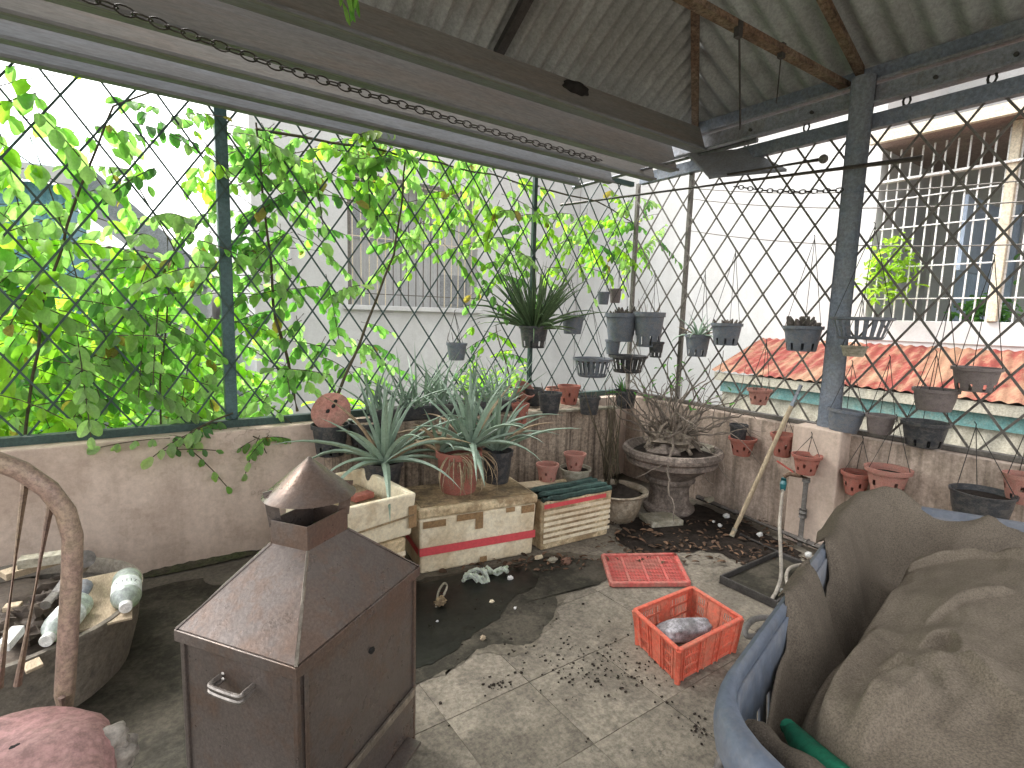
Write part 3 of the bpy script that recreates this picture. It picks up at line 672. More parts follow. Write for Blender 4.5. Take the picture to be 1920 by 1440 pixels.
vine('leafy vine filling the fence left of the green post', (-.2, 3.75, HP),
     [([V(-.7, 3.75, -.5), onY(60, 700, 3.7), onY(120, 420, 3.68), onY(210, 200, 3.66), onY(300, 165, 3.7)], .009),
      ([V(0, 3.8, -.5), onY(300, 720, 3.75), onY(330, 480, 3.75), onY(250, 330, 3.7)], .007)],
     [(-40, 130, 120, 330, 14, 3.55, 3.75, .13, [A_, A_, B_]), (120, 180, 430, 330, 17, 3.6, 3.9, .10, [A_, C_, B_]), (-60, 380, 120, 640, 24, 3.6, 4.0, .15, [A_, B_, A_]),
      (100, 390, 420, 560, 40, 3.6, 4.2, .12, [A_, B_, C_]), (-60, 560, 430, 820, 95, 3.56, 4.3, .115, [A_, B_, A_, C_]), (250, 440, 420, 640, 18, 3.6, 3.9, .11, [A_, B_])], 260)
vine('vine climbing right of the green post with leaves fanning over the fence', (.7, 3.7, HP),
     [([onY(615, 775, 3.6), onY(650, 690, 3.58), onY(690, 600, 3.6), onY(740, 480, 3.6), onY(760, 300, 3.62)], .012),
      ([onY(560, 770, 3.7), onY(520, 600, 3.66), onY(500, 420, 3.68), onY(480, 230, 3.7)], .011)],
     [(430, 230, 600, 420, 34, 3.6, 3.95, .11, [C_, A_, A_]), (450, 420, 620, 600, 24, 3.6, 3.9, .105, [A_, C_]), (540, 580, 740, 720, 18, 3.6, 3.95, .10, [A_, C_]),
      (440, 640, 560, 760, 7, 3.6, 3.85, .11, [A_, C_])], 250)
vine('canopy of hanging vine leaves along the top middle of the back fence', (1.8, 3.7, 2.5),
     [([onY(480, 240, 3.7), onY(640, 268, 3.7), onY(820, 305, 3.7), onY(1010, 350, 3.7)], .010)],
     [(560, 235, 760, 350, 32, 3.6, 4.0, .125, [B_, A_, A_]), (720, 270, 1000, 400, 36, 3.6, 4.1, .11, [B_, A_, B_]), (720, 380, 860, 470, 12, 3.65, 4.0, .10, [B_, A_]),
      (870, 380, 1040, 520, 34, 3.65, 4.1, .10, [C_, A_, B_])], 260)
vine('vine tuft hanging on the fence before the blank white wall', (3.4, 3.7, 2.0),
     [([onY(1010, 350, 3.7), onY(1120, 380, 3.7), onY(1200, 420, 3.72)], .008)],
     [(1090, 370, 1190, 470, 20, 3.65, 3.95, .11, [A_, B_, C_]), (1170, 370, 1235, 480, 13, 3.65, 3.95, .10, [C_, A_]), (1050, 400, 1110, 520, 5, 3.65, 3.9, .10, [A_, B_])], 160)
vine('small vine sprays below the hanging spiky pot', (2.6, 3.7, 1.2),
     [([onY(960, 740, 3.7), onY(945, 660, 3.68), onY(930, 610, 3.68)], .007)],
     [(890, 600, 990, 720, 10, 3.62, 3.85, .085, [A_, B_, C_])], 120)
vine('green sprays drooping inward over the parapet by the green post', (.1, 3.5, .7),
     [([onY(440, 770, 3.6), onY(360, 812, 3.5), onY(330, 850, 3.44)], .006), ([onY(450, 800, 3.56), onY(490, 822, 3.46), onY(500, 850, 3.42)], .005)],
     [(320, 790, 400, 830, 4, 3.40, 3.46, .085, [A_, C_]), (300, 820, 350, 850, 3, 3.38, 3.44, .08, [A_, C_]), (455, 815, 510, 835, 4, 3.38, 3.44, .07, [A_, C_])], 120)
# ================================================================== POTS
def leaf_strip(p, az, el, L, wd, curve, mb=None, n=7, thick=.25, twist=0):
    """tapering, channelled, arching succulent leaf as geometry"""
    mb = mb or MB(); d = Vector((math.cos(az)*math.cos(el), math.sin(az)*math.cos(el), math.sin(el))); side = Vector((-math.sin(az), math.cos(az), 0))
    q = Vector(p); vs = []; e = el
    for i in range(n+1):
        s = i/n; w_ = wd*(1-s**1.6)*(.85+.3*math.sin(min(s*3, 1)*1.57)) + .0008
        dd = Vector((math.cos(az)*math.cos(e), math.sin(az)*math.cos(e), math.sin(e))); nn = side.cross(dd)*-1
        vs += [q-side*w_/2, q-nn*-w_*thick, q+side*w_/2, q+nn*-w_*thick*1.6]
        q = q+dd*L/n; e -= curve/n*(1+s)
    fs = []
    for i in range(n):
        for j in range(4): fs.append((i*4+j, i*4+(j+1) % 4, i*4+4+(j+1) % 4, i*4+4+j))
    fs.append((0, 1, 2, 3)); mb.add(vs, fs); return mb
def rosette(parent, c, n, L, wd, el0, el1, cv, m, name='leaf', dry=0, spread=.03):
    for i in range(n):
        az = i*2.399+rnd(-.3, .3); s = i/max(n-1, 1); el = el0+(el1-el0)*s+rnd(-.12, .12)
        mm = M_aloed if random.random() < dry*(1 if s > .5 else .3) else m
        leaf_strip(Vector(c)+V(math.cos(az)*spread*s, math.sin(az)*spread*s, .01), az, el, L*rnd(.75, 1.12)*(1-.12*(1-s)), wd*rnd(.85, 1.15), cv*rnd(.5, 1.3)*(.35+s), n=8).build(name, mm, parent, smooth=True, angle=50)
POTM = {}
def potmesh(kind, m):
    """unit pot: rim radius .5, height 1 scaled later; faces left out make the slots and holes"""
    if (kind, m.name) in POTM: return POTM[(kind, m.name)]
    n = 36
    if kind == 'slot': zs = [0, .05, .32, .40, .86, .87, 1.0, 1.0, .86]; rs = [.35, .365, .395, .405, .455, .50, .505, .47, .45]; cut = lambda i, j: i == 1 and j % 4 in (0,)
    elif kind == 'plain': zs = [0, .05, .5, .84, .85, 1, 1, .84]; rs = [.36, .37, .43, .455, .50, .505, .465, .45]; cut = None
    elif kind == 'deep': zs = [0, .05, .5, .9, .91, 1, 1, .9]; rs = [.38, .39, .435, .46, .485, .49, .46, .45]; cut = None
    elif kind == 'holes':
        n = 30; zs = [0, .06, .16, .34, .46, .64, .85, .86, 1, 1, .85]; rs = [.33, .34, .36, .385, .40, .43, .46, .50, .505, .455, .44]
        cut = lambda i, j: (i == 2 and j % 6 == 1) or (i == 4 and j % 6 == 4)
    elif kind == 'flower': n = 30; zs = [0, .05, .22, .38, .58, .84, .85, 1, 1, .85]; rs = [.30, .31, .34, .37, .395, .44, .50, .52, .46, .44]; cut = lambda i, j: (i == 2 and j % 6 == 1) or (i == 3 and j % 6 == 4)
    elif kind == 'basket': n = 40; zs = [0, .04, .12, .86, .88, 1, 1, .88]; rs = [.33, .35, .37, .46, .50, .505, .475, .46]; cut = lambda i, j: i == 2 and j % 2 == 0
    prof = list(zip(rs, zs)); k = len(prof)
    inner = [(max(r-.035, .05), z) for r, z in prof[:-3]][::-1]; inner = [q for q in inner if q[1] < prof[-1][1]-.01]
    if cut: inner = []
    mb = MB(); oi_ = len(inner)
    full = prof+inner
    def skip(i, j):
        if not cut: return False
        if i < k-1: return cut(i, j)
        a, b = full[i], full[i+1]
        for q in range(len(prof)-3):
            if abs(prof[q+1][1]-a[1]) < 1e-6 and abs(prof[q][1]-b[1]) < 1e-6: return cut(q, j)
        return False
    mb.lathe(full, n, skip=skip)
    o = len(mb.v); mb.f.append(tuple(range(n))[::-1])
    POTM[(kind, m.name)] = mb.mesh('pot_body', m, True, 45); return POTM[(kind, m.name)]
SOILM = {}
def pot(label, P, wpx, hpx, kind, m, plant=None, hang=0, group=None, name='flower_pot', tilt=(0, 0), soil=True, anchor=None, squash=1, cat='pot'):
    """P = world point at the centre of the pot's base; wpx, hpx measured in the photo"""
    dp = depth(P); W = wpx/FOC*dp*.985; H = hpx/FOC*dp*.97
    t = thing(name, label, cat, P, group)
    T = Matrix.Translation(P) @ Matrix.Rotation(tilt[0], 4, RIGHT) @ Matrix.Rotation(tilt[1], 4, FWD)
    inst('pot_body', potmesh(kind, m), t, T @ Matrix.Diagonal((W, W*squash, H, 1)) @ Matrix.Rotation(rnd(0, 6), 4, 'Z'))
    if soil:
        if 's' not in SOILM: SOILM['s'] = MB().lathe([(.44, 0), (.3, .03), (.12, .05), (.01, .055)], 16, wob=.1, closed_bot=True).mesh('soil', M_soil, True)
        inst('soil', SOILM['s'], t, T @ Matrix.Translation((0, 0, H*.78)) @ Matrix.Diagonal((W, W*squash, H*.8, 1)))
    top = T @ V(0, 0, H*.85)
    if hang:
        ap = anchor or V(P.x+(.04 if P.x > 3.5 else 0), P.y+(.04 if P.x <= 3.5 else 0), P.z+H+hang)
        for k in range(3):
            a = k*2.094+.4; q = T @ V(W*.49*math.cos(a), W*.49*squash*math.sin(a), H*.95)
            MB().tube([q, q.lerp(ap, .5)+V(0, 0, .002), ap], .0022, 5).build('hanger_wire', M_wire, t)
        MB().tube([ap+V(0, 0, -.005), ap+V(0, 0, .015), ap+V(.012, .012, .025)], .003, 5).build('hook', M_wire, t)
    if plant: plant(t, top, W, H)
    return t
def p_spiky(n, L, wd, m=M_cactus):
    def f(t, top, W, H):
        for i in range(n):
            az = rnd(0, 6.28); el = rnd(.75, 1.5) if i > n*.25 else rnd(-.1, .8)
            leaf_strip(top+V(math.cos(az), math.sin(az), 0)*rnd(0, W*.25), az, el, L*rnd(.55, 1.1), wd*rnd(.8, 1.2), rnd(-.1, .5) if i > n*.25 else rnd(.3, 1.0), n=5, thick=.5).build('leaf', m, t, smooth=True)
    return f
def p_aloe(n, L, wd):
    def f(t, top, W, H): rosette(t, top, n, L, wd, 1.35, .35, .8, M_aloe, dry=.15)
    return f
def p_clump(n, h):
    def f(t, top, W, H):
        for i in range(n):
            a = rnd(0, 6.28); r = rnd(0, W*.38); p = top+V(math.cos(a)*r, math.sin(a)*r, 0)
            hh = h*rnd(.5, 1.1); mb = MB()
            mb.tube([p+V(0, 0, -.02), p+V(rnd(-.01, .01), rnd(-.01, .01), hh*.5), p+V(math.cos(a)*.02, math.sin(a)*.02, hh)], [hh*.22, hh*.26, hh*.08], 6)
            mb.build('succulent_stem', M_succ, t, smooth=True)
    return f
def p_twigs(n, L):
    def f(t, top, W, H):
        for i in range(n):
            a = rnd(0, 6.28); p = top+V(math.cos(a)*W*.2, math.sin(a)*W*.2, -.01); q = p+V(math.cos(a)*L*.4*rnd(.2, 1), math.sin(a)*L*.4*rnd(.2, 1), L*rnd(.5, 1.1))
            MB().tube([p, p.lerp(q, .5)+V(rnd(-.02, .02), rnd(-.02, .02), 0), q], [.004, .003, .0015], 5).build('twig', M_twig, t)
    return f
GF = 'pots hung on the lattice fences'; GW = 'terracotta pots hung on the right parapet'; GL = 'pots along the streaked ledge'
def bk(px, py, Y=3.5): return onY(px, py, Y)
def rt(px, py, X=3.82): return onX(px, py, X)
pot('small grey-blue pot hanging alone mid-fence before the white wall', bk(856, 675), 40, 33, 'plain', M_grey, p_twigs(3, .12), .22, GF)
pot('black pot hung on the fence full of tall spiky dark leaves', bk(1000, 652), 58, 42, 'slot', M_black, p_spiky(110, .60, .015), .5, GF)
pot('dark pot hung just right of the spiky-leaved pot', bk(1073, 626), 44, 37, 'plain', M_grey, p_twigs(4, .10), .3, GF)
pot('left one of the two big dark pots hung in the corner cluster', bk(1163, 640, 3.46), 62, 54, 'plain', M_grey, p_clump(16, .09), .35, GF)
pot('right one of the two big dark pots hung in the corner cluster', rt(1214, 650, 3.80), 60, 66, 'slot', M_grey, p_twigs(9, .22), .35, GF)
pot('small dark pot tucked under the left big corner pot', bk(1148, 664, 3.5), 30, 28, 'plain', M_grey, None, 0, GF)
pot('small dark pot tucked under the right big corner pot', rt(1229, 670, 3.82), 30, 30, 'slot', M_black, None, 0, GF)
pot('small grey pot high on the fence above the corner cluster', bk(1131, 571, 3.56), 24, 24, 'plain', M_grey, None, .2, GF)
pot('brown-grey small pot high on the fence above the corner cluster', bk(1153, 568, 3.56), 24, 27, 'plain', M_brownp, None, .2, GF)
pot('left ribbed grey basket hung below the corner cluster', bk(1110, 706, 3.42), 76, 36, 'basket', M_grey, None, .45, GF, name='hanging_basket')
pot('right ribbed dark basket hung below the corner cluster', bk(1176, 698, 3.42), 74, 33, 'basket', M_black, None, .45, GF, name='hanging_basket')
pot('dark pot with a small aloe hung left of the thin right post', rt(1306, 668), 48, 42, 'slot', M_grey, p_aloe(16, .24, .02), .5, GF)
pot('slotted grey pot with brown succulents beside the small aloe pot', rt(1360, 647), 58, 42, 'slot', M_grey, p_clump(22, .06), .55, GF)
pot('slotted grey pot with a round succulent tuft above the red roof', rt(1502, 658), 70, 48, 'slot', M_grey, p_clump(40, .085), .6, GF)
pot('wide grey wire basket hung in front of the thick post', rt(1612, 636, 3.66), 106, 42, 'basket', M_grey, None, .55, GF, name='hanging_basket', soil=False)
pot('pale shallow terracotta dish hung under the wide wire basket', rt(1600, 668, 3.78), 46, 20, 'plain', M_cementp, None, .3, GF, soil=False)
pot('small pink terracotta pot hung low before the cream wall', rt(1422, 758), 44, 30, 'flower', M_terra2, p_twigs(4, .1), .35, GF)
pot('brown-grey slotted pot hung highest at the right over the red roof', rt(1826, 733), 78, 46, 'slot', M_brownp, None, .6, GF)
pot('brown-grey pot hung between the two slotted pots at right', rt(1750, 769), 74, 42, 'plain', M_brownp, None, .5, GF)
pot('black long-slotted pot hung just above the right rail', rt(1730, 836), 78, 48, 'slot', M_black, None, .4, GF)
pot('small brown-grey pot near the rail right of the thick post', rt(1648, 812), 50, 36, 'plain', M_brownp, None, .35, GF)
pot('dark grey pot leaning at the foot of the thick post', rt(1580, 808, 3.80), 64, 42, 'plain', M_grey, None, .3, GF, tilt=(0, .1))
# on and in front of the right parapet
def wl(px, py, wpx): 
    P = onX(px, py, 3.80); return onX(px, py, 3.845-wpx/FOC*depth(P)*.5)
tp = pot('brick-red pot behind the urn with a black pot standing in it', wl(1390, 853, 50), 50, 34, 'flower', M_terra, None, .05, GW)
pot('small black pot standing inside the brick-red wall pot', wl(1383, 826, 40), 34, 32, 'plain', M_black, None, 0, GL)
pot('terracotta pot hung on the wall behind the bamboo pole', wl(1466, 855, 46), 46, 44, 'flower', M_terra, None, .1, GW)
pot('round terracotta pot hung on the plaster pillar above the tap', onX(1510, 888, 3.62), 52, 38, 'flower', M_terra, None, .12, GW)
pot('terracotta pot with holes just right of the plaster pillar', wl(1602, 926, 52), 52, 44, 'flower', M_terra, None, .2, GW)
pot('largest terracotta pot hung on the right wall by three wires', wl(1660, 928, 76), 76, 54, 'flower', M_terra2, None, .3, GW)
pot('terracotta pot with round holes at the right edge of the picture', wl(1912, 942, 62), 62, 56, 'holes', M_terra2, None, .35, GW)
pot('wide black bowl hung on the right wall over the netting', onX(1836, 968, 3.62), 104, 50, 'deep', M_black, None, .4, GW, name='hanging_bowl', anchor=onX(1830, 800, 3.85))
# along the ledge
zl = HP-.012
def lg(px, py, z=zl): return onz(px, py, z)
pot('pink terracotta pot tipped on its side on the ledge behind the aloes', lg(968, 752, .80), 42, 36, 'holes', M_terra2, None, 0, GL, tilt=(.5, .5), soil=False)
pot('black square-shouldered pot on the ledge, left of the two black ones', lg(1030, 774), 46, 40, 'plain', M_black, p_twigs(4, .12), 0, GL)
pot('terracotta pot with holes on the ledge behind the black pots', lg(1066, 757), 44, 36, 'holes', M_terra, None, 0, GL)
pot('orange clay saucer pot at the back of the ledge', lg(1046, 750), 50, 24, 'plain', M_terra2, None, 0, GL)
pot('round black pot on the ledge, right of the two black ones', lg(1104, 776), 42, 34, 'plain', M_black, p_twigs(5, .13), 0, GL)
pot('black pot of green shoots at the right end of the ledge', lg(1172, 764, .77), 44, 34, 'slot', M_black, p_spiky(12, .16, .014, M_leafd), 0, GL)
pot('dark pot behind the tipped pink pot on the ledge', lg(1000, 760), 36, 34, 'plain', M_black, None, 0, GL)
pot('terracotta pot with holes fixed to the ledge face below the tipped pot', onY(975, 795, 3.17), 34, 40, 'holes', M_terra, None, .02, GL)
# two black pots with the pink lid on the back parapet
pot('black slotted pot carrying a pink round lid on the back parapet', onY(620, 852, 3.36), 70, 60, 'slot', M_black, None, .0, 'pair of black pots on the back parapet')
pot('black slotted pot beside the pink-lidded one, behind the aloe', onY(686, 846, 3.34), 66, 58, 'slot', M_black, None, .0, 'pair of black pots on the back parapet')
c = onY(620, 770, 3.36)
mb = MB().lathe([(.001, .012), (.06, .011), (.115, .004), (.125, -.006), (.118, -.014), (.05, -.012), (.001, -.012)], 28, wob=.04)
T = Matrix.Translation(c) @ Matrix.Rotation(R_(62), 4, RIGHT)
mb.v = [tuple(T @ Vector(v)) for v in mb.v]
pk = tag(mb.build('clay_disc', M_terra2, smooth=True), 'faded pink round clay disc propped in the black parapet pot', 'clay disc')
for dx, dy in ((.03, .01), (-.015, .0), (.055, .03)):
    q = T @ V(dx, dy, .013); mb = MB().blob(q, .013, .013, .006, 8, 5, .3, T=T.to_3x3()); mb.build('chip', M_dullblack, pk)
# planter trough of aloes behind the boxes
tr_ = thing('aloe_trough', 'row of spiky grey-green aloes growing behind the foam boxes', 'plant', (1.9, 3.2, HP-.012))
mb = MB().box(1.28, 2.42, 3.33, 3.47, HP-.01, HP+.08); mb.build('trough', M_black, tr_, bevel=.01)
for i in range(130):
    x = rnd(1.25, 2.45); az = rnd(0, 6.28)
    leaf_strip(V(x, 3.4+rnd(-.05, .05), HP+.05), az, rnd(.5, 1.5), rnd(.25, .50), rnd(.016, .026), rnd(0, .7), n=6).build('leaf', M_aloe, tr_, smooth=True)

# ================================================================== FOAM BOXES
def gbox(parent, name, A, B, dp, z0, z1, m, bevel=.01, taper=0, seed=0, open_=False, wall=.035):
    """box whose front base edge runs A -> B on plan, going 'dp' away from the viewer"""
    A, B = Vector(A), Vector(B); d = (B-A).normalized(); n = Vector((-d.y, d.x, 0)); mb = MB()
    def ring(z, ins): return [A+d*ins+n*ins+V(0, 0, z), B-d*ins+n*ins+V(0, 0, z), B-d*ins+n*(dp-ins)+V(0, 0, z), A+d*ins+n*(dp-ins)+V(0, 0, z)]
    if not open_:
        r0, r1 = ring(z0, taper), ring(z1, 0)
        mb.add(r0+r1, [(3, 2, 1, 0), (4, 5, 6, 7), (0, 1, 5, 4), (1, 2, 6, 5), (2, 3, 7, 6), (3, 0, 4, 7)])
    else:
        r0, r1, r2, r3 = ring(z0, taper), ring(z1, 0), ring(z1, wall), ring(z0+.04, wall+taper)
        fs = [(3, 2, 1, 0), (12, 13, 14, 15)]
        for a in (0, 4, 8):
            for j in range(4): k = (j+1) % 4; fs.append((a+j, a+k, a+4+k, a+4+j))
        mb.add(r0+r1+r2+r3, fs)
    return mb.build(name, m, parent, bevel=bevel)
def strip(parent, name, A, B, u0, u1, z0, z1, m, off=.003, A2=None):
    """thin strip laid on a box front"""
    A, B = Vector(A), Vector(B); d = (B-A).normalized(); n = Vector((d.y, -d.x, 0)); L = (B-A).length
    p, q = A+d*L*u0+n*off, A+d*L*u1+n*off
    return MB().add([p+V(0, 0, z0), q+V(0, 0, z0), q+V(0, 0, z1), p+V(0, 0, z1), p-n*.002+V(0, 0, z0), q-n*.002+V(0, 0, z0), q-n*.002+V(0, 0, z1), p-n*.002+V(0, 0, z1)],
        [(0, 1, 2, 3), (7, 6, 5, 4), (0, 4, 5, 1), (3, 2, 6, 7), (0, 3, 7, 4), (1, 5, 6, 2)]).build(name, m, parent)
GB = 'foam boxes along the back wall'
# middle box with red tape
A, B = V(1.27, 2.66, 0), V(2.015, 2.535, 0); d = (B-A).normalized(); n = V(-d.y, d.x, 0)
t = thing('foam_box', 'cream foam box with a red tape stripe and brown lid, under the aloe pot', 'box', (A+B)/2, GB)
gbox(t, 'box_body', A, B, .42, .005, .34, M_foam, .014, .012)
gbox(t, 'lid', A-d*.008-n*.008, B+d*.008-n*.008, .436, .342, .40, M_foamlid, .014)
gbox(t, 'stained_top', A+d*.015+n*.02, B-d*.015+n*.02, .385, .401, .407, M_foamd, .004)
strip(t, 'tape_stripe', A-n*.0, B, .004, .996, .12, .168, M_redtape, .004)
p = A+n*.002-d*.0; MB().add([p-d*.002+V(0, 0, .125), p+n*.40-d*.002+V(0, 0, .125), p+n*.40-d*.002+V(0, 0, .165), p-d*.002+V(0, 0, .165)], [(0, 1, 2, 3)]).build('tape_stripe', M_redtape, t)
for u0, u1, z0, z1 in ((.03, .21, .285, .325), (.30, .46, .30, .338), (.455, .52, .235, .338), (.72, .80, .31, .339), (.86, .98, .29, .338), (.5, .56, .02, .055)):
    strip(t, 'tape_patch', A, B, u0, u1, z0, z1, M_tape, .005)
# right box with netting
A, B = V(2.06, 2.535, 0), V(2.65, 2.495, 0); d = (B-A).normalized(); n = V(-d.y, d.x, 0)
t = thing('foam_box', 'ribbed cream foam box with a red top stripe and green netting on top', 'box', (A+B)/2, GB)
gbox(t, 'box_body', A, B, .36, .005, .335, M_foamlid, .012, .015, open_=True)
for k in range(6): strip(t, 'rib', A, B, .03, .97, .06+.038*k, .082+.038*k, M_foam, .007)
strip(t, 'tape_stripe', A, B, .03, .9, .29, .318, M_redtape, .006)
for k in range(5):
    mb = MB(); pts = [A+d*(.01+.57*s/8)+n*(.01+.05*k)+V(0, 0, .345+.012*(k % 2)+.01*noise.noise(V(s*.7, k*2.3, 0))) for s in range(9)]
    mb.tube(pts, .019, 7).build('netting_roll', M_net, t, smooth=True)
gbox(t, 'soil', A+d*.05+n*.05, B-d*.05+n*.05, .26, .22, .30, M_soil, .01)
tag(gbox(None, 'tan_board', A+d*.03+n*.26, A+d*.30+n*.22, .12, .34, .353, M_wood, .003), 'tan board piece lying on the ribbed foam box', 'board')
pot('terracotta pot with round holes on the ribbed box, left of two', A+d*.27+n*.33+V(0, 0, .34), 44, 36, 'holes', M_terra2, None, 0, 'terracotta pots on the ribbed box', soil=False)
t2 = pot('pale cement bowl holding a terracotta pot at the back of the ribbed box', A+d*.53+n*.34+V(0, 0, .31), 60, 26, 'plain', M_cementp, None, 0, None, name='cement_bowl', cat='bowl')
pot('terracotta pot with a flared rim standing in the cement bowl', A+d*.52+n*.34+V(0, 0, .39), 42, 34, 'flower', M_terra2, None, 0, 'terracotta pots on the ribbed box', soil=False)
# left stack
A, B = V(.70, 2.47, 0), V(1.17, 2.52, 0); d = (B-A).normalized(); n = V(-d.y, d.x, 0)
t = thing('foam_box', 'lower ribbed foam box under the open one, behind the stove', 'box', (A+B)/2, GB)
gbox(t, 'box_body', A+n*.02, B+n*.02-d*.03, .55, .005, .31, M_foamlid, .012, .01)
for k in range(5): strip(t, 'rib', A+n*.02, B+n*.02-d*.03, .02, .98, .05+.042*k, .075+.042*k, M_foam, .007)
t = thing('foam_box', 'open cracked foam box of dry soil stacked behind the stove', 'box', V(.95, 2.7, .32), GB)
gbox(t, 'box_body', A-d*.01, B+d*.02, .60, .32, .555, M_foam, .012, .02, open_=True)
MB().bar(A+d*.02-n*.006+V(0, 0, .41), B-n*.006+V(0, 0, .44), .008, .006, n).build('crack', M_foamd, t)
gbox(t, 'dry_soil', A+d*.06+n*.06, B-d*.06+n*.06, .48, .44, .485, M_foamd, .02)
strip(t, 'tape_patch', A-d*.01, B+d*.02, .90, .995, .37, .49, M_tape, .004)
o = gbox(None, 'broken_brick', A+d*.25+n*.22, A+d*.37+n*.24, .06, .486, .52, M_terra, .006); tag(o, 'small broken brick on the soil of the open foam box', 'brick')
# aloe pots on and beside the middle box
A, B = V(1.27, 2.66, 0), V(2.015, 2.535, 0)
P = V(1.62, 2.83, .408)
t = pot('brick-red pot overflowing with a big aloe on top of the taped foam box', P, 88, 80, 'plain', M_terra, None, 0, None, name='aloe_pot')
top = P+V(0, 0, .25)
rosette(t, top+V(.07, -.02, .02), 30, .62, .040, 1.52, .1, .8, M_aloe, dry=.10)
rosette(t, top+V(-.10, .05, .0), 12, .34, .04, 1.4, .2, .8, M_aloe, dry=.2)
for i in range(56):
    az = rnd(-2.9, .2); leaf_strip(top+V(rnd(-.1, .1), -.06, 0), az, rnd(-.6, .3), rnd(.2, .40), rnd(.006, .014), rnd(1.2, 2.6), n=7).build('dry_leaf', M_aloed, t, smooth=True)
P = onY(762, 925, 2.98)
t = pot('black pot with a tall grey-green aloe left of the brick-red aloe pot', V(1.20, 3.02, .42), 76, 60, 'plain', M_black, None, 0, None, name='aloe_pot')
rosette(t, V(1.20, 3.0, .60), 30, .64, .042, 1.54, .1, .75, M_aloe, dry=.10)
t = pot('dark pot of slim aloes at the right end of the taped foam box', V(1.93, 2.86, .408), 60, 62, 'plain', M_black, None, 0, None, name='aloe_pot')
rosette(t, V(1.92, 2.86, .62), 20, .56, .036, 1.5, .45, .6, M_aloe, dry=.1)

# ================================================================== URN CORNER
UC = V(3.43, 2.62, 0)
t = thing('cement_urn', 'large grey cement pedestal urn holding a gnarled bare bonsai', 'urn', UC)
prof = [(.19, 0), (.20, .02), (.195, .05), (.165, .065), (.155, .10), (.15, .19), (.165, .235), (.19, .25), (.195, .27), (.18, .285), (.22, .32), (.31, .385), (.345, .40), (.35, .425), (.335, .435), (.375, .46), (.385, .49), (.375, .515), (.35, .518), (.335, .50), (.30, .47)]
MB().lathe(prof, 40, UC, wob=.02, closed_bot=True).build('urn_body', M_cement, t, smooth=True, angle=35)
MB().lathe([(.33, .47), (.2, .50), (.05, .53), (.001, .535)], 24, UC, wob=.12).build('soil', M_soil, t, smooth=True)
MB().blob(UC+V(-.16, -.06, .51), .13, .10, .05, amp=.25, seed=2).build('mossy_stone', M_cement, t, smooth=True)
MB().blob(UC+V(.19, -.14, .505), .11, .09, .045, amp=.25, seed=5).build('mossy_stone', M_cementp, t, smooth=True)
bz = thing('bonsai_tree', 'gnarled leafless bonsai with many thin branches growing in the cement urn', 'tree', UC+V(0, 0, .5))
def walk(p, d, L, r, n=9, wig=.35, grav=0):
    pts = [Vector(p)]; d = Vector(d).normalized()
    for i in range(n):
        d = (d+Vector((rnd(-1, 1), rnd(-1, 1), rnd(-1, 1)))*wig*.5+V(0, 0, grav)).normalized(); pts.append(pts[-1]+d*L/n)
    return pts, [r*(1-.8*i/n) for i in range(n+1)]
for i in range(44):
    a = rnd(0, 6.28); p = UC+V(math.cos(a)*rnd(.05, .27), math.sin(a)*rnd(.05, .25), .51)
    pts, rs = walk(p, UC+V(.02, 0, .66)-p, rnd(.2, .36), rnd(.014, .03), 9, .9); pts = [V(q.x, q.y, max(q.z, .50)) for q in pts]; MB().tube(pts, rs, 7).build('root_trunk', M_root, bz, smooth=True)
MB().blob(UC+V(.0, .0, .56), .17, .16, .10, amp=.4, fr=3, seed=8).build('root_mass', M_root, bz, smooth=True)
for i in range(44):
    a = rnd(0, 6.28); el = rnd(.0, 1.35)
    p = UC+V(math.cos(a)*rnd(0, .12), math.sin(a)*rnd(0, .1), rnd(.56, .66)); d = V(math.cos(a)*math.cos(el), math.sin(a)*math.cos(el), math.sin(el))
    if p.x+d.x*.5 > 3.84: d.x *= .3
    pts, rs = walk(p, d, rnd(.45, .9), rnd(.006, .012), 14, .95, .07)
    pts = [V(min(q.x, 3.83), q.y, q.z) for q in pts]
    b_ = MB().tube(pts, rs, 5); b_.build('branch', M_twig, bz, smooth=True)
    if i % 2 == 0:
        k = 5; pts2, rs2 = walk(pts[k], pts[k]-pts[k-2]+V(rnd(-.1, .1), rnd(-.1, .1), .05), rnd(.15, .32), .006, 6, .5, .05); MB().tube(pts2, rs2, 4).build('branch', M_twig, bz)
for i in range(6):   # long arms reaching right
    pts, rs = walk(UC+V(.05, -.05, .62), (.12+rnd(-.1, .1), -1, rnd(.0, .35)), rnd(.5, .8), .007, 12, .7, -.01)
    pts = [V(min(q.x, 3.82), q.y, q.z) for q in pts]; MB().tube(pts, rs, 5).build('branch', M_twig, bz, smooth=True)
sprig = leafmesh(M_leafd, 1)
for i in range(40):
    p = UC+V(rnd(-.35, .3), rnd(-.4, .3), rnd(.85, 1.2)); inst('leaf', sprig, bz, basis(p, V(rnd(-1, 1), rnd(-1, 1), rnd(-.5, .5)), V(0, 0, 1)) @ Matrix.Diagonal((.025, .045, .045, 1)))
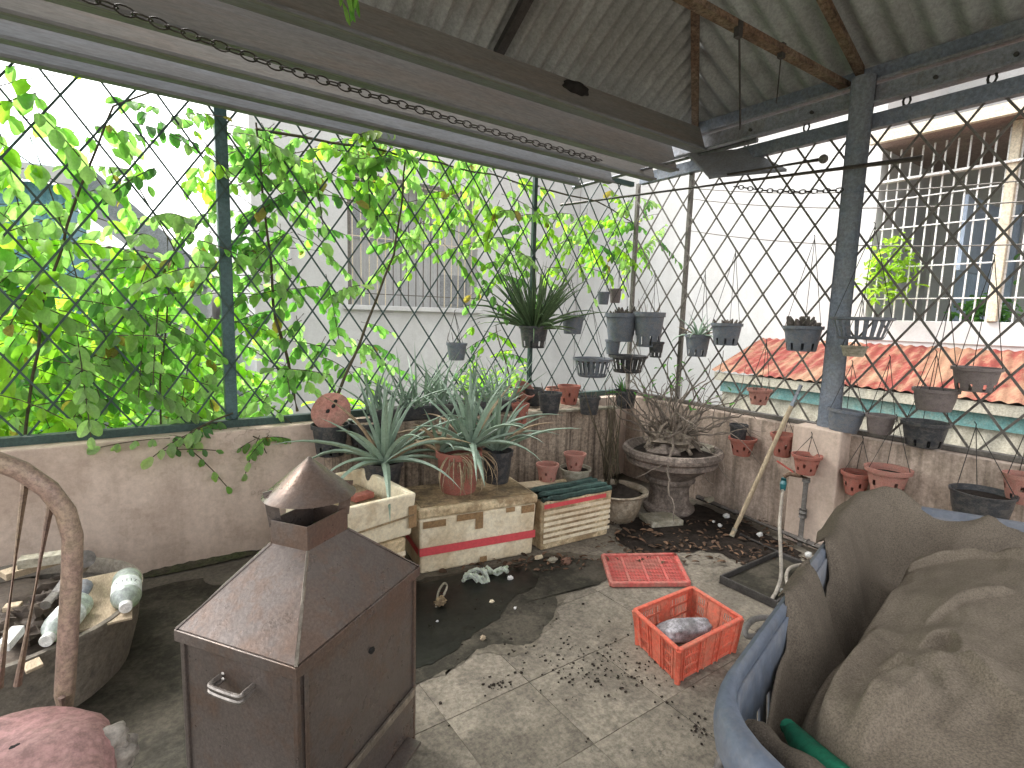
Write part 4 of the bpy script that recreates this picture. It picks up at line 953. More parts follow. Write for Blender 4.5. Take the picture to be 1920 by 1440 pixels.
# dish basin with a thin shrub
BC = V(2.93, 2.72, 0)
t = thing('wash_basin', 'stained off-white basin of soil between the ribbed box and the urn', 'basin', BC)
MB().lathe([(.13, .0), (.15, .01), (.185, .10), (.20, .20), (.235, .215), (.24, .225), (.232, .232), (.20, .222), (.19, .20)], 36, BC, closed_bot=True).build('basin_body', M_enamel, t, smooth=True, angle=50)
MB().lathe([(.195, .20), (.12, .215), (.06, .235), (.001, .24)], 20, BC, wob=.2).build('soil', M_soil, t, smooth=True)
sh = thing('bare_shrub', 'thin brown bare shrub rising from the stained basin before the ledge', 'shrub', BC+V(0, 0, .28))
for i in range(14):
    a = rnd(0, 6.28); p = BC+V(math.cos(a)*.05, math.sin(a)*.05+.05, .26)
    pts, rs = walk(p, V(rnd(-.32, .32), rnd(-.15, .2), 1), rnd(.45, .85), rnd(.005, .010), 10, .3, .05); MB().tube(pts, rs, 5).build('stem', M_stem, sh, smooth=True)
tag(MB().box(-.13, .13, -.10, .10, 0, .045, Matrix.Translation((3.16, 2.47, 0)) @ Matrix.Rotation(-.35, 4, 'Z')).build('paving_block', M_cementp, bevel=.008), 'pale flat paving block on the floor in front of the urn', 'block')
tag(MB().blob((3.68, 2.42, .10), .05, .035, .022, seed=3).build('pebble', M_cementp, smooth=True), 'pale stone wedged beside the urn foot against the wall', 'stone')
# ================================================================== RIGHT WALL: pole, pipes, tap, hose, tray
a, b = onz(1373, 1003, .02), onX(1502, 722, 3.80)
t = thing('bamboo_pole', 'long bamboo pole with a dark tip leaning on the right fence', 'pole', a)
c = a.lerp(b, .86); MB().tube([a+(c-a)*k/10 for k in range(11)], [.015+.0015*(k % 3 == 0) for k in range(11)], 9).build('bamboo', M_bamboo, t, smooth=True)
MB().tube([c, b], .013, 9).build('dark_tip', M_bsteel, t, smooth=True)
MB().tube([a-(c-a).normalized()*.01, a+(c-a).normalized()*.05], .019, 9).build('end_wrap', M_cementp, t, smooth=True)
a, b = V(3.78, 2.60, .05), V(3.60, 1.42, .05)
t = thing('drain_pipe', 'grey plastic pipe lying along the foot of the right wall', 'pipe', a)
MB().tube([a, b], .021, 12).build('pipe', M_pipe, t, smooth=True)
for s in (.35, .8): p = a.lerp(b, s); dd = (b-a).normalized(); MB().tube([p-dd*.03, p+dd*.03], .026, 12).build('coupling', M_pipe, t, smooth=True)
o = MB().tube([onz(1388, 1002, .015), onz(1500, 1052, .015)], .012, 8).build('loose_rod', M_dsteel, smooth=True); tag(o, 'dark rod lying on the soil next to the drain pipe', 'rod')
# tap riser
X = 3.66; zt = onX(1512, 897, X)
t = thing('water_tap', 'grey upright water pipe with a brass tap beside the plaster pillar', 'tap', V(X, zt.y, 0))
MB().tube([V(X, zt.y, 0), V(X, zt.y, zt.z)], .017, 12).build('riser_pipe', M_pipe, t, smooth=True)
for z in (zt.z*.45, zt.z*.52, zt.z-.01): MB().tube([V(X, zt.y, z-.014), V(X, zt.y, z+.014)], .026, 10).build('fitting', M_pipe, t, smooth=True)
MB().tube([V(X, zt.y, zt.z), V(X-.02, zt.y+.03, zt.z+.015), V(X-.05, zt.y+.09, zt.z+.015), V(X-.06, zt.y+.12, zt.z-.01)], [.016, .016, .014, .013], 10).build('tap_body', M_rust, t, smooth=True)
hx = V(X-.035, zt.y+.07, zt.z+.03); MB().bar(hx, hx+V(-.02, .11, .055), .018, .006, (0, 0, 1)).build('tap_lever', M_redp, t)
MB().tube([hx-V(0, 0, .02), hx+V(0, 0, .01)], .008, 8).build('spindle', M_steel, t)
q = V(X-.06, zt.y+.12, zt.z-.01)
t = thing('garden_hose', 'beige garden hose with a teal connector hanging from the tap into the tray', 'hose', q)
MB().tube([q+V(0, 0, -.01), q+V(0, 0, -.05), q+V(0, 0, -.095)], [.016, .022, .018], 12).build('connector', M_teal, t, smooth=True)
MB().tube(smoothpath([q+V(0, 0, -.09), onz(1462, 980, .34), onz(1464, 1040, .20), onz(1464, 1080, .10), onz(1456, 1108, .04), onz(1448, 1124, .032), onz(1458, 1133, .03), onz(1480, 1132, .03), onz(1520, 1126, .028), onz(1560, 1115, .025)]), .0095, 10).build('hose_tube', M_hose, t, smooth=True)
MB().tube(smoothpath([onz(1490, 1118, .03), onz(1475, 1090, .04), onz(1480, 1066, .05), onz(1510, 1058, .05), onz(1560, 1064, .04)]), .0095, 10).build('hose_loop', M_hose, t, smooth=True)
# black tray
t = thing('black_tray', 'shallow black tray of dirty water under the hose', 'tray', (2.99, 1.50, 0))
x0, x1, y0, y1 = 2.71, 3.30, 1.345, 1.66
MB().box(x0, x1, y0, y1, .006, .012).build('tray_floor', M_dullblack, t)
for i, (a0, a1, b0, b1) in enumerate(((x0, x1, y0-.012, y0), (x0, x1, y1, y1+.012), (x0-.012, x0, y0-.012, y1+.012), (x1, x1+.012, y0-.012, y1+.012))):
    MB().box(a0, a1, b0, b1, .004, .05).build('tray_side', M_dsteel, t, bevel=.003)
MB().box(x0+.004, x1-.004, y0+.004, y1-.004, .018, .022).build('water', M_damp, t)
GSt = 'white stones scattered by the tray'
for k, (px, py, r) in enumerate(((1484, 1105, .024), (1467, 1108, .016), (1362, 967, .026), (1425, 1002, .022), (1350, 985, .018), (1338, 978, .012), (1500, 1010, .02), (1516, 1040, .024))):
    p = onz(px, py, r*.8+(.02 if py > 1090 else .012)); lab = ('larger white stone in the black tray by the hose bend', 'smaller white stone in the black tray by the hose bend', 'white stone lying against the drain pipe', 'white stone on the soil beside the dark rod', 'white stone left of the bamboo pole foot', 'smallest white pebble near the bamboo pole foot', 'pale stone by the foot of the tap pipe', 'white stone at the tray corner under the netting')[k]
    tag(MB().blob(p, r, r*.85, r*.75, 10, 7, .2, seed=k).build('white_stone', M_white, smooth=True), lab, 'stone', GSt)
# soil spill and litter under the urn
def patch(pts, z, n=5, amp=.04, seed=0):
    """irregular flat sheet from an outline"""
    P = [Vector(p) for p in pts]; out = []
    for i in range(len(P)):
        a, b = P[i], P[(i+1) % len(P)]
        for j in range(n):
            q = a.lerp(b, j/n); q = q+Vector((noise.noise(q*5+V(seed, 0, 0)), noise.noise(q*5+V(0, seed+9, 0)), 0))*amp+Vector((noise.noise(q*17+V(seed, 0, 4)), noise.noise(q*17+V(0, seed+9, 4)), 0))*amp*.6+Vector((noise.noise(q*45+V(seed, 0, 4)), noise.noise(q*45+V(0, seed, 4)), 0))*amp*.15; out.append(V(q.x, q.y, z))
    c = sum(out, Vector())/len(out)
    return MB().add(out+[c], [(i, (i+1) % len(out), len(out)) for i in range(len(out))])
o = [onz(x, y, 0) for x, y in ((1150, 1010), (1165, 985), (1220, 965), (1310, 945), (1400, 985), (1500, 1035), (1490, 1062), (1400, 1052), (1340, 1040), (1260, 1035), (1190, 1040))]
mb = patch(o, .0065, 16, .05, 3); struct('soil_spill', mb, M_soil, 'dark wet soil spilled on the floor around the urn')['kind'] = 'stuff'
mb = MB()
for i in range(420):
    px, py = rnd(1120, 1500), rnd(975, 1058)
    if i > 300: px, py = rnd(800, 1130), rnd(1040, 1075)
    p = onz(px, py, rnd(.009, .02)); leafgeo(mb, basis(p, V(rnd(-1, 1), rnd(-1, 1), rnd(-.2, .3)), V(rnd(-.5, .5), rnd(-.5, .5), 1)), rnd(.015, .06), rnd(.3, .7))
tag(mb.build('leaf_litter', M_litter), 'dry brown leaf litter on the spilled soil', None, None, 'stuff')
mb = MB()
for i in range(300):
    g = random.random()
    if g < .45: px, py = random.gauss(1090, 75), random.gauss(1235, 30)
    elif g < .7: px, py = random.gauss(1180, 60), random.gauss(1265, 25)
    elif g < .8: px, py = random.gauss(1308, 14), random.gauss(1368, 18)
    elif g < .88: px, py = random.gauss(935, 14), random.gauss(1282, 10)
    else: px, py = rnd(780, 1350), rnd(1130, 1430)
    if px < 775 or py < 1110: continue
    p = onz(px, py, .005); s = rnd(.0015, .006)*(1.5 if random.random() < .1 else 1); mb.blob(p, s*rnd(.8, 1.8), s, s*.5, 5, 3, .3, seed=i)
tag(mb.build('soil_crumbs', M_soil), 'crumbs of dark soil scattered over the slabs', None, None, 'stuff')
# wet floor
o = [onz(x, y, 0) for x, y in ((760, 1100), (800, 1085), (900, 1070), (1010, 1050), (1060, 1045), (1130, 1055), (1140, 1085), (1085, 1105), (1050, 1118), (1030, 1160), (1010, 1195), (985, 1213), (930, 1210), (890, 1222), (850, 1250), (800, 1270), (760, 1285))]
oc = sum(o, Vector())/len(o); struct('drying_patch', patch([oc+(q-oc)*1.13 for q in o], .0036, 14, .04, 12), M_damp2, 'half-dried stain round the wet floor')
struct('damp_patch', patch(o, .0045, 14, .03, 5), M_damp, 'damp dark stain spreading from under the foam boxes')
o = [onz(x, y, 0) for x, y in ((755, 1110), (800, 1092), (880, 1078), (980, 1068), (1010, 1085), (1000, 1105), (955, 1125), (935, 1160), (895, 1190), (860, 1205), (820, 1245), (765, 1262))]
struct('water_puddle', patch(o, .0072, 16, .03, 8), M_wet, 'shallow dark puddle between the stove and the foam boxes')
o = [V(-2, 3.3, 0), V(.2, 3.3, 0), V(.75, 2.4, 0), V(.7, 1.9, 0), V(.1, 1.2, 0), V(-.6, 1.0, 0), V(-1.6, 1.6, 0)]
struct('damp_patch', patch(o, .0048, 24, .05, 7), M_damp, 'dark damp floor behind the stove and under the basin')
# small litter
def scrap(px, py, r, m, name, lab, cat, seed, flat=.35): return tag(MB().blob(onz(px, py, .006+r*flat*.6), r, r*.7, r*flat, 12, 8, .35, 3, seed).build(name, m, smooth=True), lab, cat)
scrap(597+360, 1084, .018, M_white, 'white_pebble', 'small white pebble on the wet floor right of the plastic bag', 'stone', 4, .8)
scrap(922, 1128, .014, M_foam, 'foam_crumb', 'cream crumb with an orange edge on the dark puddle', 'scrap', 6, .6)
scrap(906, 1196, .014, M_wood, 'food_scrap', 'curled yellowish scrap at the lower edge of the puddle', 'scrap', 7, .9)
scrap(966, 1140, .008, M_white, 'white_pebble', 'tiny white pebble in the middle of the puddle', 'stone', 9, .8)
scrap(820, 1165, .007, M_white, 'white_pebble', 'tiny white pebble in the puddle near the stove', 'stone', 11, .8)
scrap(1010, 1045, .03, M_foam, 'foam_crumb', 'foam crumb broken off between the two taped boxes', 'scrap', 12, .4)
scrap(1035, 1050, .035, M_cementp, 'crumpled_leaf', 'pale crumpled leaf in front of the ribbed foam box', 'leaf', 13, .5)
scrap(1062, 1052, .04, M_litter, 'crumpled_leaf', 'brown crumpled leaf heap in front of the ribbed foam box', 'leaf', 14, .5)
t = thing('plastic_bag', 'torn white plastic film crumpled in front of the taped foam box', 'bag', onz(895, 1080, 0))
c = onz(892, 1082, .03)
for k in range(6):
    a0 = k*1.05; pts = [c+RIGHT*(.055*math.cos(a0+s*.45)*(1+.25*k/6)-.0)*1.1+V(0, 0, .028*math.sin(a0*1.7+s*.9)+.004)+V(FWD.x, FWD.y, 0)*.035*math.sin(a0+s*.45) for s in range(12)]
    MB().tube(pts, [.006+.006*abs(math.sin(s*1.3+k)) for s in range(12)], 6).build('film_fold', M_bag, t, smooth=True)
c2 = onz(926, 1070, .03)
for k in range(4):
    pts = [c2+RIGHT*(.02*s-.06)+V(0, 0, .02*math.sin(s*1.1+k))+V(FWD.x, FWD.y, 0)*(.02*math.cos(s+k*2)) for s in range(8)]
    MB().tube(pts, [.004+.008*abs(math.sin(s*1.7+k)) for s in range(8)], 6).build('film_fold', M_bag, t, smooth=True)
t = thing('wire_offcut', 'brown curled wire and rag scrap left of the plastic bag', 'wire', onz(825, 1110, 0))
MB().tube(smoothpath([onz(818, 1138, .01), onz(822, 1110, .04), onz(832, 1094, .07), onz(838, 1100, .05), onz(828, 1125, .03)]), .006, 6).build('wire', M_cementp, t, smooth=True)
MB().blob(onz(826, 1128, .03), .03, .02, .025, amp=.4, fr=3, seed=3).build('rag', M_foamd, t, smooth=True)

# ================================================================== RED LID AND ORANGE CRATE
L0, L1, L2, L3 = V(2.346, 2.262, 0), V(2.753, 2.027, 0), V(2.515, 1.742, 0), V(2.13, 1.975, 0)
t = thing('crate_lid', 'flat red plastic lattice crate lid lying on the floor behind the orange crate', 'lid', (L0+L2)/2)
mb = MB()
for a, b in ((L0, L1), (L1, L2), (L2, L3), (L3, L0)): mb.bar(a+V(0, 0, .018), b+V(0, 0, .018), .022, .026, (0, 0, 1))
mb.build('lid_rim', M_lidred, t, bevel=.004)
mb = MB()
for k in range(1, 24): s = k/24; mb.bar(L0.lerp(L1, s)+V(0, 0, .012), L3.lerp(L2, s)+V(0, 0, .012), .0085, .005, (0, 0, 1))
for k in range(1, 20): s = k/20; mb.bar(L0.lerp(L3, s)+V(0, 0, .0155), L1.lerp(L2, s)+V(0, 0, .0155), .0075, .004, (0, 0, 1))
mb.build('lid_grid', M_lidred, t)
for k in range(3):
    s = (.25, .5, .75)[k]; MB().bar(L0.lerp(L1, s)+V(0, 0, .013), L3.lerp(L2, s)+V(0, 0, .013), .014, .012, (0, 0, 1)).build('lid_rib', M_lidred, t)
# crate
c0, c1, c2_, c3 = V(1.83, 1.545, 0), V(1.755, 1.24, 0), V(2.195, 1.235, 0), V(2.245, 1.535, 0)
cc = (c0+c1+c2_+c3)/4; H = .165
t = thing('plastic_crate', 'orange-red open plastic crate with slotted sides on the floor', 'crate', cc)
def wall_panel(a, b, z0, z1, name):
    """slotted side between two corners: solid end pillars, mid pillar, three tiers of slots"""
    d = (b-a); L = d.length; d = d/L; n = V(d.y, -d.x, 0); mb = MB()
    ins = .03
    def P(u, z): s = (z-z0)/(z1-z0); return a.lerp(cc, .10*(1-s))+(b.lerp(cc, .10*(1-s))-a.lerp(cc, .10*(1-s)))*(u/L)+V(0, 0, z)
    def slab(u0, u1, za, zb, th=.004, off=0):
        q = [P(u0, za)+n*off, P(u1, za)+n*off, P(u1, zb)+n*off, P(u0, zb)+n*off]
        mb.add([*q, *[v-n*th for v in q]], [(0, 1, 2, 3), (7, 6, 5, 4), (0, 4, 5, 1), (1, 5, 6, 2), (2, 6, 7, 3), (3, 7, 4, 0)])
    e = .035
    slab(0, e, z0, z1, .006, .002); slab(L-e, L, z0, z1, .006, .002); slab(L/2-.035, L/2+.035, z0, z1, .006, .002)
    for za, zb in ((z0, z0+.012), (z0+.05, z0+.06), (z0+.10, z0+.11), (z1-.018, z1)): slab(e, L/2-.035, za, zb); slab(L/2+.035, L-e, za, zb)
    for lo, hi in ((e, L/2-.035), (L/2+.035, L-e)):
        k = int((hi-lo)/.0115)
        for i in range(1, k): u = lo+(hi-lo)*i/k; slab(u-.0022, u+.0022, z0+.012, z1-.018, .0035, -.0005)
    # ribs standing proud
    for u in (e, L*.33, L/2-.035, L/2+.035, L*.67, L-e): slab(u-.004, u+.004, z0, z1-.004, .010, .006)
    mb.build(name, M_orange, t)
cs = [c0, c1, c2_, c3]
for i in range(4): wall_panel(cs[i], cs[(i+1) % 4], .005, H, 'side_wall')
mb = MB()
for i in range(4): mb.bar(cs[i]+V(0, 0, H+.003), cs[(i+1) % 4]+V(0, 0, H+.003), .02, .012, (0, 0, 1))
mb.build('rim', M_orange, t, bevel=.004)
for p in cs: MB().tube([p.lerp(cc, .10)+V(0, 0, .003), p+V(0, 0, H)], .013, 10).build('corner_post', M_orange, t, smooth=True)
mb = MB(); q = [p.lerp(cc, .11) for p in cs]
for k in range(0, 15): s = k/14; mb.bar(q[0].lerp(q[3], s)+V(0, 0, .012), q[1].lerp(q[2], s)+V(0, 0, .012), .006, .005, (0, 0, 1))
for k in range(0, 11): s = k/10; mb.bar(q[0].lerp(q[1], s)+V(0, 0, .0165), q[3].lerp(q[2], s)+V(0, 0, .0165), .006, .004, (0, 0, 1))
mb.build('base_grid', M_orange, t)
T = Matrix.Rotation(-.45, 3, 'Z') @ Matrix.Rotation(-.12, 3, 'Y')
tag(MB().blob(cc+V(-.01, .02, .085), .15, .062, .042, 40, 24, .09, 2.0, 4, T).build('grey_stone', M_stone, smooth=True), 'long speckled grey stone lying in the orange crate', 'stone')
tag(MB().box(-.12, .12, -.06, .06, 0, .015, Matrix.Translation(cc+V(.0, -.02, .02)) @ Matrix.Rotation(.15, 4, 'Z')).build('paper_sheet', M_cementp), 'grey-white sheet lying flat under the stone in the crate', 'sheet')

# ================================================================== STOVE
ZR = .65
a, b, c = onz(330, 1180, ZR), onz(555, 1252, ZR), onz(775, 1060, ZR)
e1 = (a-b); e1.z = 0; W1 = e1.length; e1.normalize(); e2 = V(e1.y, -e1.x, 0); 
if e2.dot(c-b) < 0: e2 = -e2
W2 = (c-b).dot(e2); SC = V(b.x, b.y, 0)
t = thing('burner_stove', 'brown sheet-metal burner box with pyramid hood and conical chimney cap', 'stove', SC+e1*W1/2+e2*W2/2)
def S(u, v, z): return SC+e1*u+e2*v+V(0, 0, z)
def sbox(u0, u1, v0, v1, z0, z1, name, m, bevel=.003, tp=0):
    vs = [S(u, v, z0) for v in (v0, v1) for u in (u0, u1)]+[S(u, v, z1) for v in (v0, v1) for u in (u0, u1)]
    return MB().add(vs, [(0, 2, 3, 1), (4, 5, 7, 6), (0, 1, 5, 4), (2, 6, 7, 3), (0, 4, 6, 2), (1, 3, 7, 5)]).build(name, m, t, bevel=bevel)
g = .012
sbox(g, W1-g, g, W2-g, .20, ZR-.03, 'body', M_stove)
sbox(-.004, W1+.004, -.004, W2+.004, ZR-.032, ZR, 'hood_rim', M_stove, .002)
cu, cv_ = W1*.5, W2*.5; hu, hv = .066, .088; z2, z3 = .835, .905
k8 = [S(0, 0, ZR+.001), S(W1, 0, ZR+.001), S(W1, W2, ZR+.001), S(0, W2, ZR+.001), S(cu-hu, cv_-hv, z2), S(cu+hu, cv_-hv, z2), S(cu+hu, cv_+hv, z2), S(cu-hu, cv_+hv, z2)]
MB().add(k8, [(3, 2, 1, 0), (0, 1, 5, 4), (1, 2, 6, 5), (2, 3, 7, 6), (3, 0, 4, 7)]).build('hood', M_stove, t, bevel=.003)
for i in range(4): MB().tube([k8[i], k8[i].lerp(k8[i+4], .5), k8[i+4]], .0045, 6).build('hood_seam', M_stovehi if i == 0 else M_stove, t, smooth=True)
th = .004
for (u0, u1, v0, v1) in ((cu-hu, cu+hu, cv_-hv, cv_-hv+th), (cu-hu, cu+hu, cv_+hv-th, cv_+hv), (cu-hu, cu-hu+th, cv_-hv+th, cv_+hv-th), (cu+hu-th, cu+hu, cv_-hv+th, cv_+hv-th)):
    sbox(u0, u1, v0, v1, z2-.012, z3, 'collar_side', M_stove, .001)
sbox(cu-hu+th, cu+hu-th, cv_-hv+th, cv_+hv-th, z2-.005, z2, 'flue_shadow', M_dullblack, 0)  # black plate: the shade inside the flue, put in as colour
CT = S(cu, cv_, 0); zc = .965
MB().lathe([(.128, zc), (.131, zc+.001), (.003, zc+.112), (.0, zc+.112), (.0, zc+.106), (.126, zc+.001), (.128, zc)], 40, CT).build('cap_cone', M_stove, t, smooth=True, angle=50)
for u, v in ((cu+hu-.008, cv_-hv+.012), (cu-hu+.008, cv_+hv-.012), (cu+hu-.008, cv_+hv-.012)):
    p = S(u, v, z3-.02); q = CT+(p-CT)*1.15; q.z = zc+.025
    MB().bar(p, q, .034, .005, (V(CT.x, CT.y, 0)-V(p.x, p.y, 0)).cross(V(0, 0, 1))).build('cap_strut', M_stove, t)
# handle on the left-front face (v = 0 side faces lower left)
fu = lambda u, z, off: S(u, -off, z)
hh = ZR-.115; pts = [fu(W1*.63, hh+.02, -.012), fu(W1*.63, hh+.018, .018), fu(W1*.61, hh+.014, .03), fu(W1*.39, hh+.014, .03), fu(W1*.37, hh+.018, .018), fu(W1*.37, hh+.02, -.012)]
for dz in (0, -.015): MB().tube([p+V(0, 0, dz) for p in smoothpath(pts, 4)], .0065, 8).build('handle', M_steel, t, smooth=True)
# corner angle iron and lower frame
for u, v in ((g, g), (W1-g, g), (W1-g, W2-g), (g, W2-g)):
    sbox(u-.007, u+.007, v-.007, v+.007, .0, ZR-.034, 'corner_angle', M_stove, .002)
sbox(-.002, g-.003, .02, W2-.02, .19, .215, 'lower_rail', M_stovehi, .002)
sbox(.004, g-.002, .02, W2-.02, .03, .19, 'ash_tray_front', M_stove, .003)
sbox(-.05, .003, .03, W2-.06, .05, .062, 'ash_shelf', M_stove, .002)
sbox(.02, W1-.02, -.002, g-.003, .19, .212, 'lower_rail', M_stove, .002)
sbox(.004, g-.004, g+.02, g+.034, .22, ZR-.036, 'door_seam', M_stove, .001)
MB().blob(S(g-.004, W2*.55, .50), .010, .006, .010, amp=.2).build('door_knob', M_dullblack, t)

# ================================================================== CHAIR, BASIN AND SCRAP (left)
CX, CY = -.365, 1.39
t = thing('metal_chair', 'pink-brown round-backed metal chair with a torn pink seat at lower left', 'chair', (CX, 1.15, 0))
arch = [V(CX+.20, CY+.01, .42), V(CX+.207, CY, .68), V(CX+.235, CY, .95), V(CX+.24, CY, 1.02)]
for k in range(1, 12): a = math.pi*k/12; arch.append(V(CX+.24*math.cos(a), CY, 1.02+.215*math.sin(a)))
arch += [V(CX-.24, CY, 1.02), V(CX-.235, CY, .95), V(CX-.207, CY, .68), V(CX-.20, CY+.01, .42)]
MB().tube(arch, .0185, 14).build('back_frame', M_chairt, t, smooth=True)
for (a, b), (c, d) in (((48, 898), (-2, 1290)), ((97, 935), (33, 1285))):
    p, q = onY(a, b, CY), onY(c, d, CY); MB().tube([p, q], .0072, 9).build('spindle', M_chairt, t, smooth=True)
    MB().tube([V(2*CX-p.x, p.y, p.z), V(2*CX-q.x, q.y, q.z)], .0072, 9).build('spindle', M_chairt, t, smooth=True)
MB().tube([V(CX, CY, 1.23), V(CX, CY, .72)], .0072, 9).build('spindle', M_chairt, t, smooth=True)
zz = onY(30, 1300, CY).z
MB().box(CX-.205, CX+.10, CY-.012, CY+.012, zz-.06, zz-.0).build('lower_band', M_chairt, t, bevel=.004)
MB().tube([V(CX+.205, CY-.03, zz-.02), V(CX+.205, CY-.03, zz-.10)], .007, 8).build('back_bracket', M_chairt, t, smooth=True)
for sx in (-1, 1):
    MB().tube([V(CX+sx*.2, CY+.01, .43), V(CX+sx*.22, CY+.05, .0)], .0165, 12).build('leg', M_chairt, t, smooth=True)
    MB().tube([V(CX+sx*.2, .93, .52), V(CX+sx*.22, .90, .0)], .0165, 12).build('leg', M_chairt, t, smooth=True)
MB().tube([V(CX-.2, CY, .5), V(CX-.2, .93, .52), V(CX+.2, .93, .52), V(CX+.2, CY, .5), V(CX-.2, CY, .5)], .013, 10).build('seat_frame', M_chairt, t, smooth=True)
# seat cushion
vs = []; fs = []; nu, nv = 26, 26; sc_ = V(-.30, 1.13, .625)
def seat_z(u, v):
    r = (abs(u)**3.2+abs(v)**3.2)**(1/3.2); return .075*(1-min(r, 1)**4)+.018*noise.noise(V(u*2.2, v*2.2, 4))+.006*noise.noise(V(u*7, v*7, 1))
mb = MB(); ring = 40
prof2 = [(.001, 1), (.3, 1), (.55, .99), (.75, .95), (.9, .82), (.98, .6), (1.0, .3), (.97, 0), (.8, -.15), (.001, -.2)]
for i, (r, h) in enumerate(prof2):
    for j in range(ring):
        a = 2*math.pi*j/ring; ca, sa = math.cos(a), math.sin(a); q = (abs(ca)**3+abs(sa)**3)**(-1/3)
        nx, ny = ca*q*r, sa*q*r; z = .10*h+.016*noise.noise(V(nx*2.5, ny*2.5, 2))*(1 if h > .5 else .3)
        wob = 1+.03*noise.noise(V(ca*3, sa*3, h*2)); mb.v.append(tuple(sc_+V(nx*.235*wob, ny*.215*wob, z)))
for i in range(len(prof2)-1):
    for j in range(ring): mb.f.append((i*ring+j, (i+1)*ring+j, (i+1)*ring+(j+1) % ring, i*ring+(j+1) % ring))
seat = mb.build('seat', M_pink, t, smooth=True, angle=80)
tag(seat, 'worn pink vinyl seat with a torn corner')
for k, (px, py, r) in enumerate(((205, 1385, .03), (215, 1412, .036), (205, 1432, .034), (222, 1395, .022), (212, 1440, .03), (228, 1425, .018))):
    p = onY(px, py, 1.18); MB().blob(p, r, r*.9, r*.8, 30, 20, .14, 2.0, k+3).build('torn_padding', M_padding, seat, smooth=True)
for px, py, r in ((28, 1402, .010),): MB().blob(onz(px, py, .727), r, r, .003, 8, 4, .3, seed=px).build('tear', M_dullblack, seat)
# basin
BC = V(-.50, 2.75, 0)
t = thing('round_basin', 'wide round grey-brown basin heaped with scrap beside the back wall', 'basin', BC)
MB().lathe([(.40, 0), (.42, .005), (.455, .15), (.475, .27), (.485, .285), (.482, .30), (.465, .303), (.45, .285), (.44, .24)], 48, BC, wob=.03, closed_bot=True).build('basin_body', M_basketw, t, smooth=True, angle=50)
MB().lathe([(.447, .24), (.3, .255), (.15, .27), (.001, .275)], 30, BC, wob=.3, seed=4).build('debris_bed', M_wooddk, t, smooth=True)
MB().box(BC.x+.18, BC.x+.44, BC.y-.32, BC.y+.16, .287, .295, None).build('cardboard_liner', M_wood, t)
G = 'scrap heaped in the round basin'
def bottle(p, d, label, r, L, writing=None):
    d = Vector(d).normalized(); t = thing('plastic_bottle', label, 'bottle', p, 'plastic bottles in the basin'); Mx = basis(p, V(0, 0, 1), d)   # local z = d
    x, y = frame_of(d); up = (V(0, 0, 1)-d*d.z).normalized(); sx = d.cross(up)
    Mx = Matrix.Translation(p) @ Matrix((sx, up, d)).transposed().to_4x4()
    def ap(mb): mb.v = [tuple(Mx @ Vector(v)) for v in mb.v]; return mb
    ap(MB().lathe([(.001, 0), (r*.8, 0), (r*.97, .008), (r, .03), (r*.97, L*.2), (r, L*.25), (r, L*.66), (r*.93, L*.74), (r*.55, L*.87), (r*.34, L*.92), (r*.34, L*.95)], 28)).build('bottle_body', M_bottle, t, smooth=True, angle=50)
    ap(MB().lathe([(r*.36, L*.925), (r*.43, L*.93), (r*.43, L*1.02), (r*.40, L*1.03), (.001, L*1.03)], 24)).build('cap', M_white, t, smooth=True)
    ap(MB().lathe([(r*1.012, L*.30), (r*1.015, L*.305), (r*1.015, L*.65), (r*1.012, L*.655)], 28)).build('label_band', M_label, t, smooth=True)
    if writing:
        cu = bpy.data.curves.new('lettering', 'FONT'); cu.body = writing; cu.size = r*.56; cu.align_x = 'CENTER'; cu.align_y = 'CENTER'; cu.extrude = 0
        tmp = bpy.data.objects.new('tmp', cu); col.objects.link(tmp); dg = bpy.context.evaluated_depsgraph_get(); me = bpy.data.meshes.new_from_object(tmp.evaluated_get(dg)); bpy.data.objects.remove(tmp)
        for v in me.vertices:   # wrap on the label: text x runs round the bottle, text y towards the bottle's foot
            a = v.co.x/r; v.co = Mx @ V(-math.sin(a)*r*1.03*-1*-1 if False else math.sin(a)*r*1.03*TXS, math.cos(a)*r*1.03, L*.49-v.co.y)
        me.materials.append(M_ink); o = bpy.data.objects.new('lettering', me); col.objects.link(o); o.parent = t; o.matrix_parent_inverse = WORLD(t).inverted()
TXS = -1
b0 = onz(212, 1078, .36); b1 = onz(207, 1150, .33)
bottle(V(-.075, 2.70, .345), V(-.02, -1, -.10), 'cloudy plastic bottle with black lettering on the right rim of the basin', .052, .23, '7 1117')
bottle(onz(150, 1130, .34), onz(75, 1215, .33)-onz(150, 1130, .34), 'clear crushed plastic bottle lying cap forward at the basin front', .05, .24)
def scrapbar(p, q, wd, th, m, name, lab, cat): return tag(MB().bar(p, q, wd, th, V(0, 0, 1)).build(name, m, bevel=.003), lab, cat, G)
scrapbar(onz(5, 1080, .36), onz(118, 1045, .36), .07, .03, M_wood, 'scrap_plank', 'pale plank across the back of the basin', 'plank')
scrapbar(onz(36, 1055, .42), onz(120, 1043, .42), .06, .04, M_cementp, 'socket_box', 'pale grey plastic socket box on the scrap plank', 'box')
tag(MB().tube([onz(148, 1062, .36), onz(160, 1048, .45)], .036, 16).build('pipe_elbow', M_pipe, smooth=True), 'short grey pipe elbow standing behind the lettered bottle', 'pipe', G)
tag(MB().tube([onz(85, 1135, .36), onz(125, 1085, .38)], .018, 12).build('grey_pipe', M_pipe, smooth=True), 'grey pipe slanting through the scrap behind the chair tube', 'pipe', G)
tag(MB().tube([onz(138, 1150, .34), onz(155, 1100, .36)], [.014, .035], 12).build('grey_funnel', M_grey, smooth=True), 'grey tapered tube between the two bottles', 'tube', G)
scrapbar(onz(5, 1215, .33), onz(35, 1180, .35), .04, .03, M_white, 'white_block', 'white plastic offcut at the left front of the basin', 'offcut')
